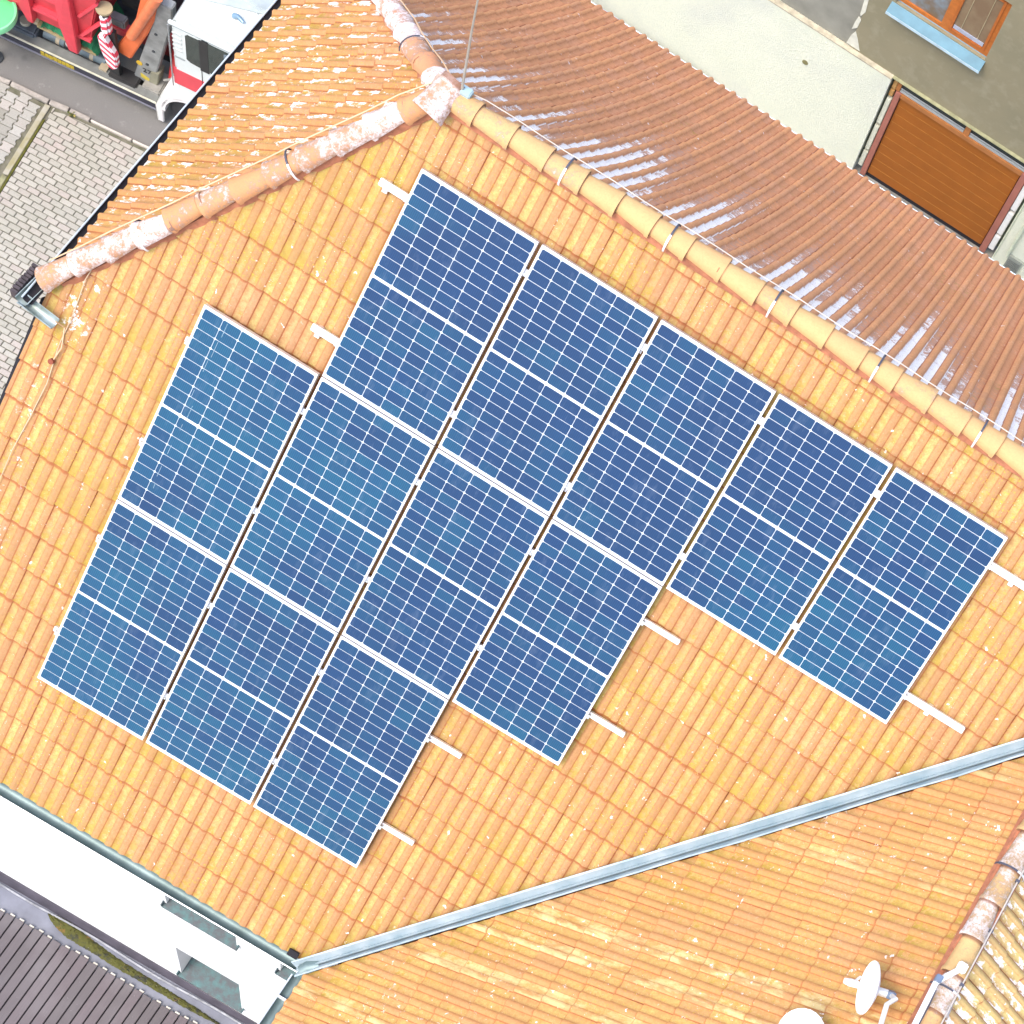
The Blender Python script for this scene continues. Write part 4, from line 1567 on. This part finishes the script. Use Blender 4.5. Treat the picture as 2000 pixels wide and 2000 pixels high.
MB().box(1.1, 3.5, DY - .025, DY + .075, 2.242, 2.35).build('door_head', plain('head_brown', (.42, .16, .045), .6, var=.1), gd, bevel=.006)
for a, b in ((1.06, 2.3), (2.42, 3.7)):
    tr = MB()
    tr.box(a, b, DY + .0, DY + .06, 2.36, 2.40).box(a, b, DY, DY + .06, 2.60, 2.64)
    t2 = tr.build('transom_window', plain('transom_frame', (.35, .38, .38), .5, var=.05), gd)
    MB().box(a, b, DY + .03, DY + .045, 2.402, 2.598).build('pane', glass_mat('transom_glass', (.03, .04, .04)), t2)
    MB().box(a, b, DY - .012, DY - .002, 2.46, 2.478).build('transom_bar', plain('transom_bar', (.5, .53, .55), .4, .3), t2)
MB().box(2.31, 2.41, DY - .01, DY + .07, 2.355, 2.65).build('transom_post', plain('post_brown', (.45, .17, .05), .6), gd)
MB().box(.98, 1.05, DY - .01, DY + .07, 2.36, 2.65).build('transom_post', plain('post_brown_left', (.4, .15, .04), .6), gd)
M_BLK = plain('pale_block', (.68, .68, .55), .85, var=.08, scale=9, bump=.3)
M_BRICK = plain('brick_orange', (.55, .3, .1), .9, var=.2, scale=14, bump=.4)
for z0, z1 in ((1.32, 2.06), (.51, 1.24), (-.01, .43)):
    MB().box(.9, .985, DY - .02, DY + .1, z0, z1).build('block', M_BLK, fac, bevel=.01)
for z0, z1 in ((2.36, 2.62), (2.14, 2.33)):
    MB().box(.9, .975, DY - .02, DY + .1, z0, z1).build('brick', M_BRICK, fac, bevel=.01)
for z0, z1 in ((1.31, 2.07), (.51, 1.2), (-.01, .43)):
    MB().box(3.63, 3.735, DY - .02, DY + .1, z0, z1).build('block', plain('white_block', (.76, .75, .73), .85, var=.05, scale=9), fac, bevel=.01)
MB().box(.864, 3.776, DY + .105, DY + .3, 0, 2.655).build('opening_back', plain('opening_green', (.14, .17, .13), .9), fac)
MB().tube([(3.8, FY - .01, 0), (3.8, FY - .01, 2.5)], .012, 6).build('cable', plain('cable_pale', (.65, .68, .5), .7), fac)
MB().tube([(4.0, FY - .04, .28), (4.0, FY - .04, 2.5)], .028, 8).build('downpipe', plain('pipe_lime', (.66, .7, .52), .6), fac, smooth=True)
bx_ = MB().box(4.03, 4.3, FY - .05, FY - .002, -.05, .33).build('vent_box', plain('vent_grey', (.3, .32, .27), .6), fac)
for k in range(5):
    MB().box(4.05, 4.28, FY - .062, FY - .051, .0 + k * .055, .03 + k * .055).build('louvre', plain('louvre_grey', (.16, .17, .15), .6), bx_)
# window with blue sill
wf = MB()
wy2 = FY + .08 + .1
for b_ in ((.42, .5, 4.27, 5.72), (2.01, 2.09, 4.27, 5.72), (.5, 2.01, 4.27, 4.35), (.5, 2.01, 5.64, 5.72), (1.2, 1.34, 4.35, 5.64)):
    wf.box(b_[0], b_[1], wy2 - .03, wy2 + .05, b_[2], b_[3])
win = wf.build('window', plain('window_orange_wood', (.5, .15, .025), .5, var=.12, scale=12), fac)
ws = MB()
for a, b in ((1.34, 2.01),):
    for q in ((a, a + .05, 4.35, 5.64), (b - .05, b, 4.35, 5.64), (a + .05, b - .05, 4.35, 4.41), (a + .05, b - .05, 5.58, 5.64)):
        ws.box(q[0], q[1], wy2 - .045, wy2 + .03, q[2], q[3])
ws.build('sash', plain('sash_orange_wood', (.46, .13, .022), .5, var=.12, scale=12), win, bevel=.006)
gw_ = Mat('window_glass_sky')
_P = gw_.pos()
gw_.set(Base_Color=gw_.mix(gw_.ramp(gw_.noise(_P, 2.5, 3), .4, .6), (.2, .24, .27), (.17, .11, .06)), Roughness=.05, Specular_IOR_Level=.7)
MB().box(.5, 1.2, wy2 + .0, wy2 + .012, 4.35, 5.64).build('pane', gw_.m, win)
gw2 = Mat('window_glass_blind')
gw2.set(Base_Color=gw2.mix(gw2.ramp(gw2.noise(_P if False else gw2.pos(), 3, 3), .4, .6), (.2, .13, .075), (.24, .17, .1)), Roughness=.06, Specular_IOR_Level=.6)
MB().box(1.39, 1.96, wy2 - .01, wy2 + .004, 4.41, 5.58).build('pane', gw2.m, win)
for x in (1.52, 1.82):
    MB().box(x, x + .008, wy2 - .022, wy2 - .014, 4.42, 5.57).build('blind_cord', plain('cord', (.5, .42, .25), .8), win)
MB().box(1.4, 1.95, wy2 - .03, wy2 - .016, 4.42, 4.5).build('inner_sill', plain('inner_sill', (.4, .42, .5), .7), win)
MB().prism([(.36, FY - .1, 4.16), (.36, FY - .1, 4.18), (.36, wy2 - .031, 4.275), (.36, wy2 - .031, 4.25)], (1.75, 0, 0)).build('sill', plain('sill_blue', (.13, .28, .36), .5, var=.12, scale=4), win, label='pale blue metal window sill')
MB().box(.36, 2.11, FY - .106, FY - .1, 4.13, 4.183).build('sill_lip', plain('sill_lip', (.5, .66, .74), .5), win)

# ------------------------------------------------------------------ the skip lorry in the street (own frame: x forward, y away from us, z up)
TR = thing('skip_lorry', (-8.4, 7.9, 0), 'white lorry with a red stripe and orange lifting arm parked in the street', 'lorry', rz=R(8), local=True)
M_LW = plain('lorry_white', (.6, .64, .62), .3, var=.03)
M_LR = plain('lorry_red', (.62, .06, .08), .35, var=.06)
M_LG = plain('lorry_grey', (.3, .31, .29), .5, .2, var=.15)
M_LB = plain('lorry_black', (.025, .025, .025), .6)
M_LD = plain('lorry_chassis', (.075, .085, .095), .6, .2, var=.3, scale=6)
M_OR = plain('arm_orange', (.72, .16, .05), .45, var=.1, scale=5)
M_RUB = plain('tyre_rubber', (.03, .03, .032), .85)
# cab: side profile extruded across
CH = 3.0
prof_c = [(0, .95), (0, 2.9), (.1, 3.12), (.3, 3.2), (1.95, 3.16), (2.12, 2.95), (2.28, 1.95), (2.3, .75), (.9, .7), (.85, 1.02), (.7, 1.16), (.45, 1.22), (.2, 1.2)]
cabm = MB().prism([(x, 0, z) for x, z in prof_c], (0, 2.3, 0)).build('cab', M_LW, TR, bevel=.05, smooth=True)
MB().prism([(-.004, -.006, 1.37), (1.3, -.006, 1.37), (1.3, -.006, 1.76), (-.004, -.006, 1.77)], (0, .03, 0)).build('red_stripe', M_LR, TR)
MB().prism([(.53, -.008, 1.80), (1.3, -.008, 1.80), (1.3, -.008, 2.04), (.62, -.008, 2.04)], (0, .02, 0)).build('door_stripe', plain('stripe_faded', (.6, .4, .4), .4), TR)
MB().prism([(-.02, -.035, 2.93), (2.1, -.035, 2.93), (2.1, -.035, 2.985), (-.02, -.035, 2.985)], (0, .06, 0)).build('roof_rail', M_LW, TR, bevel=.01)
MB().prism([(-.01, -.008, 2.885), (2.1, -.008, 2.885), (2.1, -.008, 2.925), (-.01, -.008, 2.925)], (0, .02, 0)).build('rail_shadow_gap', plain('rail_shadow_blue_grey', (.08, .15, .2), .5), TR)  # dark strip stands in for the shade under the roof rail
wp_ = [(.24, 2.2), (.24, 2.8), (.27, 2.85), (1.95, 2.83), (2.05, 2.1), (.3, 2.14)]
w1 = MB().prism([(x, -.016, z) for x, z in [(.21, 2.16), (.21, 2.84), (.25, 2.89 - .01), (.5, 2.88), (.5, 2.1), (.29, 2.11)]], (0, .03, 0)).build('window_frame', plain('window_trim', (.7, .74, .72), .3), TR)
M_CABG = glass_mat('cab_glass', (.035, .05, .045))
MB().prism([(x, -.022, z) for x, z in [(.24, 2.2), (.24, 2.8), (.28, 2.85), (.46, 2.85), (.46, 2.13), (.3, 2.15)]], (0, .02, 0)).build('side_window', M_CABG, TR)
MB().prism([(x, -.026, z) for x, z in [(.462, 2.08), (.462, 2.87), (.6, 2.87), (.6, 2.08)]], (0, .03, 0)).build('door_pillar', M_LB, TR)
MB().prism([(x, -.022, z) for x, z in [(.6, 2.14), (.6, 2.85), (1.35, 2.85), (1.6, 2.05), (.65, 2.1)]], (0, .02, 0)).build('door_window', M_CABG, TR)
MB().prism([(x, -.03, z) for x, z in [(.86, 2.45), (.86, 2.8), (.98, 2.85), (1.0, 2.5)]], (0, .012, 0)).build('seat_shape', plain('seat_grey', (.16, .2, .23), .8), TR)
MB().box(.466, .474, -.009, 0.01, 1.4, 2.07).build('door_gap', M_LB, TR)
MB().bar((.03, -.012, 2.12), (.2, -.012, 2.12), .012, .02).build('panel_seam', plain('seam_grey', (.3, .33, .33), .6), TR)
MB().box(.5, .64, -.035, -.008, 1.66, 1.7).build('door_handle', M_LB, TR, bevel=.006)
MB().tube([(-.02, -.02, 1.3), (-.02, -.03, 2.9)], .012, 6).build('grab_rail', plain('grab_rail_grey', (.4, .42, .42), .4, .4), TR)
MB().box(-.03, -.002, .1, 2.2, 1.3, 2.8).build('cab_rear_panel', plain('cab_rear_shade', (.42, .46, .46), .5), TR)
for k in range(5):
    MB().box(.02, .17, -.012, 0, 2.28 + k * .105, 2.32 + k * .105).build('vent_slat', plain('vent_white', (.6, .64, .62), .4), TR, bevel=.004)
# roof deflector
MB().prism([(.02, .55, 3.18), (.05, .42, 3.2), (1.2, .72, 3.19), (1.6, 1.15, 3.18), (1.2, 1.6, 3.19), (.05, 1.9, 3.2), (.02, 1.75, 3.18)], (-.0, 0, .001)).build('deflector_base', M_LW, TR)
dfl = MB()
dv = [(.06, .34, 3.2), (.06, 1.96, 3.2), (1.35, 1.6, 3.18), (1.35, .7, 3.18), (.0, .5, 3.75), (.0, 1.8, 3.75)]
dfl.add(dv, [(0, 3, 4), (3, 2, 5, 4), (2, 1, 5), (0, 4, 5, 1), (0, 1, 2, 3)])
dfl.build('roof_deflector', plain('deflector_grey', (.5, .56, .56), .35), TR, bevel=.03, smooth=True)
MB().tube([(.83, .42, 3.2), (.9, .4, 3.26), (1.0, .36, 3.24)], [.05, .035, .025], 10).build('horn', plain('horn_blue', (.25, .38, .5), .3, .5), TR, smooth=True)
MB().tube([(1.1, .62, 3.2)] + [(1.12 + .16 * math.cos(a), .78 + .1 * math.sin(a), 3.21) for a in np.linspace(-2, 2.4, 14)], .008, 6).build('roof_cable', plain('cable_grey', (.4, .45, .45), .6), TR)
MB().tube([(1.22, .33, 3.17), (1.22, .33, 3.21)], .03, 10).build('marker_lamp', plain('lamp_red', (.7, .15, .2), .4), TR)
# mudguard and wheels
mg = MB()
arc = [(.3 + .56 * math.cos(a), .47 + .56 * math.sin(a)) for a in np.linspace(PI * .28, PI * 1.02, 12)]
arc2 = [(.3 + .5 * math.cos(a), .47 + .5 * math.sin(a)) for a in np.linspace(PI * 1.02, PI * .28, 12)]
n = 12
vsm = []
for y in (-.03, .5):
    vsm += [(x, y, z) for x, z in arc] + [(x, y, z) for x, z in arc2]
mgf = []
N2_ = 24
for i in range(N2_):
    mgf.append((i, (i + 1) % N2_, N2_ + (i + 1) % N2_, N2_ + i))
for i in range(n - 1):
    mgf.append((i, i + 1, N2_ - 2 - i, N2_ - 1 - i))
    mgf.append((N2_ + i, N2_ + i + 1, 2 * N2_ - 2 - i, 2 * N2_ - 1 - i))
mg.add(vsm, mgf)
M_MUD = plain('mudguard_white', (.72, .7, .68), .4, var=.04)
mg.build('mudguard', M_MUD, TR, smooth=True)
MB().prism([(-.33, -.03, .08), (-.36, -.03, .5), (-.2, -.03, 1.0), (.08, -.03, 1.24), (.9, -.03, 1.2), (.78, -.03, 1.05), (.3, -.03, 1.05), (-.1, -.03, .86), (-.24, -.03, .5), (-.24, -.03, .08)], (0, .05, 0)).build('mudguard_side', M_MUD, TR, bevel=.012)
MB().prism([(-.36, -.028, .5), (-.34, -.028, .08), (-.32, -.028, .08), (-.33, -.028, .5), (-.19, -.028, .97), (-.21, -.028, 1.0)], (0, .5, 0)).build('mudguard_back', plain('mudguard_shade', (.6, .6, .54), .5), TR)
MB().prism([(-.2, -.02, 1.0), (.08, -.02, 1.245), (.9, -.02, 1.205), (.9, -.02, 1.18), (.1, -.02, 1.2), (-.17, -.02, .98)], (0, .5, 0)).build('mudguard_top', M_MUD, TR)


def wheel(x, y, name='wheel', r=.46, wd=.28):
    w = MB()
    n = 28
    pr = [(0, r * .6), (0, r * .93), (.03, r), (wd - .03, r), (wd, r * .93), (wd, r * .6)]
    for (yy, rr) in pr:
        for k in range(n):
            a = 2 * PI * k / n
            w.v.append((x + math.cos(a) * rr, y + yy, r + math.sin(a) * rr))
    for i in range(len(pr) - 1):
        for k in range(n):
            w.f.append((i * n + k, i * n + (k + 1) % n, (i + 1) * n + (k + 1) % n, (i + 1) * n + k))
    wo = w.build(name, M_RUB, TR, smooth=True)
    MB().tube([(x, y + .05, r), (x, y + wd - .04, r)], r * .6, 20).build('rim', plain('rim_grey', (.22, .24, .25), .5, .4), wo)
    MB().tube([(x, y + .01, r), (x, y + .06, r)], r * .22, 14).build('hub', M_LD, wo)


wheel(.3, .06)
wheel(.3, 1.9)
wheel(-3.6, .25)
wheel(-3.6, 1.75)
wheel(-4.7, .25)
wheel(-4.7, 1.75)
# chassis, side guard, boxes, tanks
MB().box(-6.2, .2, .75, 1.55, .55, .8).build('chassis', M_LD, TR)
gd_ = MB().box(-5.6, -.36, .0, .17, .46, .52).build('side_guard', plain('guard_grey', (.24, .25, .235), .5, .25, var=.15), TR, bevel=.006)
MB().box(-5.6, -.36, -.02, -.001, .5, .53).build('guard_edge', plain('guard_edge_highlight', (.85, .84, .66), .35, .3), gd_)  # pale strip paints the highlight along the guard's upper edge
MB().box(-5.6, -.36, -.012, -.001, .36, .498).build('guard_face', plain('guard_dark', (.035, .035, .05), .6), gd_)
MB().box(-5.6, -.34, -.025, -.003, .33, .358).build('guard_lower_lip', plain('guard_lip', (.2, .2, .24), .5), gd_)
yl = MB()
for k in range(8):
    yl.box(-2.28 + k * .07, -2.22 + k * .07, -.0225, -.013, .37 + (.008 if k % 2 else 0), .47 - (.012 if k % 3 else 0))
yl.build('yellow_marking', plain('paint_yellow', (.5, .37, .03), .6, var=.25, scale=30), gd_, label='worn yellow painted marking')
MB().box(-1.2, -.73, .06, .32, .2, .56).build('battery_box', M_LB, TR, bevel=.02)
MB().box(-.66, -.36, .12, .52, .2, .6).build('tool_box', plain('box_grey', (.3, .29, .26), .5, var=.15), TR, bevel=.02)
MB().tube([(-.62, .12, .45), (-.46, .12, .45)], .06, 12).build('filter_bottle', plain('bottle_blue', (.25, .42, .5), .4), TR)
M_PIPE = plain('pipe_blue_grey', (.15, .2, .225), .5, .2, var=.2)
M_TAN = plain('band_tan', (.42, .35, .24), .6)
MB().tube([(-2.35, .3, .52), (-1.32, .3, .52)], .095, 16).build('air_tank', M_PIPE, TR, smooth=True)
for x in (-2.14, -1.58):
    MB().tube([(x, .3, .52), (x + .06, .3, .52)], .1, 16).build('tank_band', M_TAN, TR)
MB().tube([(-2.0, .3, .52), (-1.84, .3, .52)], .105, 12).build('valve_block', M_LB, TR)
MB().tube([(-1.92, .24, .58), (-1.92, .22, .64)], .05, 12).build('valve_cap', plain('cap_grey', (.3, .3, .3), .5), TR)
MB().box(-2.85, -2.42, .1, .6, .3, .62).build('equipment_box', plain('box_slate', (.11, .13, .155), .6, var=.2), TR, bevel=.03)
MB().tube([(-2.64, .25, .6), (-2.64, .25, .69)], .085, 18).build('filler_cap', plain('cap_beige', (.42, .39, .31), .5), TR)
MB().prism([(-1.37, .1, .5), (-1.24, .1, .5), (-1.24, .1, .56), (-1.37, .1, .56)], (0, .14, 0)).build('wood_wedge', M_TAN, TR)
MB().bar((-2.38, .2, .84), (-1.42, .2, .8), .1, .06).build('timber_plank', plain('timber', (.43, .34, .17), .8, var=.2, scale=12), TR)
MB().bar((-2.42, .18, .84), (-2.42, .6, .86), .08, .08).build('timber_end', M_TAN, TR)
# lifting arms
ad = Vector((.56, 0, 1.66)).normalized()
MB().prism([(-1.13, .22, 1.08), (-.86, .22, 1.02), (-.52, .22, 1.95), (-.4, .22, 2.35), (-.3, .22, 2.95), (-.55, .22, 2.95), (-.72, .22, 2.1), (-.93, .22, 1.55)], (0, .2, 0)).build('lifting_arm', M_OR, TR, bevel=.02, label='orange hydraulic lifting arm')
MB().tube([(-.78, .2, 1.75), (-.28, .2, 3.1)], .085, 14).build('hydraulic_ram', plain('ram_orange', (.75, .2, .08), .35), TR, smooth=True)
MB().prism([(-.86, .26, .55), (-.62, .26, .48), (-.5, .26, .7), (-.12, .26, 2.5), (-.1, .26, 2.85), (-.32, .26, 2.85), (-.5, .26, 2.0)], (0, .16, 0)).build('grey_arm', plain('arm_grey', (.3, .31, .3), .5, .15, var=.2, scale=5), TR, bevel=.015, label='grey steel lifting arm')
MB().prism([(-.61, .24, .5), (-.46, .24, .56), (-.4, .24, .95), (-.55, .24, .9)], (0, .2, 0)).build('arm_foot', plain('arm_olive', (.25, .24, .17), .6), TR, bevel=.01)
MB().tube([(-.735, .262, .985), (-.735, .25, .985)], .05, 14).build('yellow_disc', plain('disc_yellow', (.62, .4, .03), .5), TR)
MB().prism([(-.73, .252, .62), (-.58, .252, .56), (-.58, .252, .66), (-.73, .252, .72)], (0, .008, 0)).build('yellow_plate', plain('plate_yellow', (.6, .47, .06), .5), TR)
for x, z in ((-.4, 2.0), (-.47, 1.5), (-.6, 1.05)):
    MB().tube([(x, .262, z), (x, .245, z)], .025, 10).build('bolt', M_LD, TR)
cu = bpy.data.curves.new('number', 'FONT')
cu.body = '27'
cu.size = .15
cu.extrude = .002
to = bpy.data.objects.new('number_tmp', cu)
COL.objects.link(to)
dg = bpy.context.evaluated_depsgraph_get()
tme = bpy.data.meshes.new_from_object(to.evaluated_get(dg))
bpy.data.objects.remove(to)
tme.materials.clear()
tme.materials.append(M_LB)
no_ = put('arm_number', tme, TR, Matrix.Translation((-.69, .252, .8)) @ Matrix.Rotation(R(90), 4, 'X'))
# hazard striped support leg
M_HAZ = Mat('hazard_stripes')
_o = M_HAZ.xyz(M_HAZ.n('TexCoord').outputs['Object'])
_s = M_HAZ.math('FRACT', M_HAZ.math('MULTIPLY', M_HAZ.math('ADD', _o[2], M_HAZ.math('MULTIPLY', _o[0], .75)), 7.2))
M_HAZ.set(Base_Color=M_HAZ.mix(M_HAZ.math('GREATER_THAN', _s, .52), (.78, .76, .78), (.6, .05, .09)), Roughness=.5)
M_HAZ2 = Mat('hazard_stripes_mirrored')
_o = M_HAZ2.xyz(M_HAZ2.n('TexCoord').outputs['Object'])
_s = M_HAZ2.math('FRACT', M_HAZ2.math('MULTIPLY', M_HAZ2.math('SUBTRACT', _o[2], M_HAZ2.math('MULTIPLY', _o[0], .6)), 6.0))
M_HAZ2.set(Base_Color=M_HAZ2.mix(M_HAZ2.math('GREATER_THAN', _s, .52), (.78, .76, .78), (.6, .05, .09)), Roughness=.5)
MB().tube([(-1.13, .1, 2.28), (-1.13, .1, 2.32)], .125, 24).build('leg_cap', plain('cap_tan', (.43, .35, .2), .6, var=.15), TR)
MB().tube([(-1.13, .1, 2.0), (-1.13, .1, 2.28)], .055, 12).build('leg_rod', M_LB, TR)
MB().box(-1.2, -1.05, .02, .16, 1.72, 2.14).build('leg_sleeve', M_HAZ2.m, TR, bevel=.03)
MB().prism([(-1.26, .0, 1.62), (-1.15, .0, 1.66), (-.98, .0, 1.25), (-.98, .0, .95), (-1.05, .0, .86), (-1.14, .0, .9), (-1.24, .0, 1.3)], (0, .12, 0)).build('leg_guard', M_HAZ.m, TR, bevel=.02)
MB().box(-1.18, -1.03, .13, .2, .3, 1.7).build('leg_tube', M_LB, TR)
# clutter behind the cab
MB().tube([(-.2, .35, .75), (-.22, .6, 1.3)], .11, 12).build('red_filter', plain('filter_red', (.45, .03, .03), .4), TR, smooth=True)
MB().tube([(-.36, .3, .75), (-.2, .3, .9), (-.12, .32, 1.3), (-.1, .4, 1.9)], .022, 8).build('hose', plain('hose_grey', (.35, .34, .31), .5), TR, smooth=True)
MB().tube([(-.1, .3, .5), (-.25, .4, .9), (-.08, .7, 1.6)], .03, 8).build('hose', M_LB, TR, smooth=True)
MB().box(-.34, -.05, .9, 1.5, .8, 1.9).build('equipment_rack', M_LD, TR, bevel=.02)
MB().box(-1.0, -.3, .7, 1.6, .8, 1.1).build('subframe', plain('subframe_red', (.35, .04, .04), .5, var=.3), TR)
MB().box(-1.28, -.9, .35, .5, 1.35, 1.5).build('red_beam', M_LR, TR)
MB().box(-1.2, -.95, .3, .45, 1.62, 1.8).build('latch', plain('latch_grey', (.2, .22, .22), .5, .3), TR, bevel=.02)
MB().box(-1.4, -.6, 1.0, 1.6, 1.1, 2.2).build('crane_base', M_LD, TR, bevel=.03)

# the red skip on the lorry
C8 = math.cos(R(8)), math.sin(R(8))
SK = thing('skip_container', (-8.4, 7.9, 0), 'red ribbed steel skip container standing on the lorry', 'skip', rz=R(8), local=True)
M_SR = plain('skip_red', (.58, .045, .06), .5, var=.12, scale=4)
M_SR2 = plain('skip_red_rib', (.68, .06, .085), .45, var=.08, scale=4)
body = MB()
bodyv = [(-5.2, .12, 1.15), (-1.5, .12, 1.2), (-1.5, 2.1, 1.2), (-5.2, 2.1, 1.15), (-5.5, .05, 2.7), (-1.2, .05, 2.7), (-1.2, 2.2, 2.7), (-5.5, 2.2, 2.7)]
body.add(bodyv, [(0, 1, 2, 3), (0, 4, 5, 1), (1, 5, 6, 2), (2, 6, 7, 3), (3, 7, 4, 0)])
bo = body.build('skip_body', M_SR, SK)
md = bo.modifiers.new('thick', 'SOLIDIFY')
md.thickness = .04
md.offset = 1
for (x0, x1, zb) in ((-1.86, -1.6, .84), (-2.5, -2.3, 1.12), (-3.3, -3.1, 1.12), (-4.1, -3.9, 1.12)):
    t = -.0
    MB().prism([(x0 + .07, -.0, zb), (x1 - .03, -.0, zb), (x1 + .0, -.05, 1.4), (x1 - .02, -.06, 2.7), (x0 - .02, -.06, 2.7), (x0, -.05, 1.5)], (0, .13, 0)).build('rib', M_SR2, SK, bevel=.012)
for z in (1.55, 1.98, 2.4):
    MB().box(-5.3, -1.87, -.01, .1, z - .05, z + .05).build('rail', M_SR2, SK, bevel=.02)
MB().prism([(-1.48, .1, 1.3), (-1.42, .1, 1.34), (-1.16, .1, 2.7), (-1.24, .1, 2.7)], (0, .07, 0)).build('corner_post', M_SR2, SK)
for z0, z1 in ((1.36, 1.8), (1.85, 2.3)):
    MB().bar((-1.55, .06, z0), (-1.22, .06, z1 + .1), .06, .05).build('brace', M_SR2, SK)
MB().box(-1.62, -1.4, .03, .1, 1.28, 1.34).build('foot_bar', M_SR2, SK)
MB().prism([(-1.5, .15, 1.2), (-1.5, 2.0, 1.2), (-1.2, 2.1, 2.7), (-1.2, .1, 2.7)], (.05, 0, 0)).build('front_plate', M_SR, SK)
# green net bundled under the skip
net = MB()
nx, ny = 30, 8
for i in range(nx + 1):
    for j in range(ny + 1):
        a = i / nx
        q = j / ny
        edge_ = min(a, 1 - a) * 8
        net.v.append((-2.36 + .98 * a, .14 + .9 * q, .82 + min(1, edge_) * (.1 + .16 * min(1, q * 4)) + random.uniform(-.025, .025)))
for i in range(nx):
    for j in range(ny):
        a = i * (ny + 1) + j
        net.f.append((a, a + 1, a + ny + 2, a + ny + 1))
M_NET = Mat('green_net')
_P = M_NET.pos()
M_NET.set(Base_Color=M_NET.mix(M_NET.noise(M_NET.pos((1, 1, 2)), 16, 5, .7), (.005, .09, .035), (.03, .26, .12)), Roughness=.8)
M_NET.bump(M_NET.noise(_P, 60, 4, .7), .7, .02)
NT = thing('cargo_net', (-8.4, 7.9, 0), 'crumpled dark green cover net tucked under the red skip', 'net', rz=R(8), local=True)
net.build('net', M_NET.m, NT, smooth=True)

# round green table by the kerb
BN = thing('round_table', (-11.27, 7.3, 0), 'round light green table top with a pale raised rim at the top left corner', 'table')
M_GRN = plain('table_green', (.13, .6, .24), .45, var=.04)
M_GRN2 = plain('table_green_rim', (.24, .74, .36), .4, var=.04)
bc = Vector((-11.27, 7.3, 0))
MB().tube([bc + Vector((-.05, -.03, z)) for z in (0.0, .03, .06, 1.2)], [.12, .12, .03, .03], 20).build('pedestal', M_LD, BN, smooth=True)
n = 44


def lathe(pr, name, mat):
    b = MB()
    for r, z in pr:
        for k in range(n):
            a = 2 * PI * k / n
            b.v.append((bc.x + r * math.cos(a), bc.y + r * math.sin(a), z))
    for i in range(len(pr) - 1):
        for k in range(n):
            b.f.append((i * n + k, i * n + (k + 1) % n, (i + 1) * n + (k + 1) % n, (i + 1) * n + k))
    b.build(name, mat, BN, smooth=True)


lathe([(.001, 1.2), (.36, 1.2), (.36, 1.275), (.001, 1.28)], 'table_top', M_GRN)
lathe([(.361, 1.19), (.405, 1.19), (.415, 1.25), (.4, 1.31), (.375, 1.315), (.361, 1.29), (.361, 1.19)], 'rim', M_GRN2)
print('objects', len(bpy.data.objects))
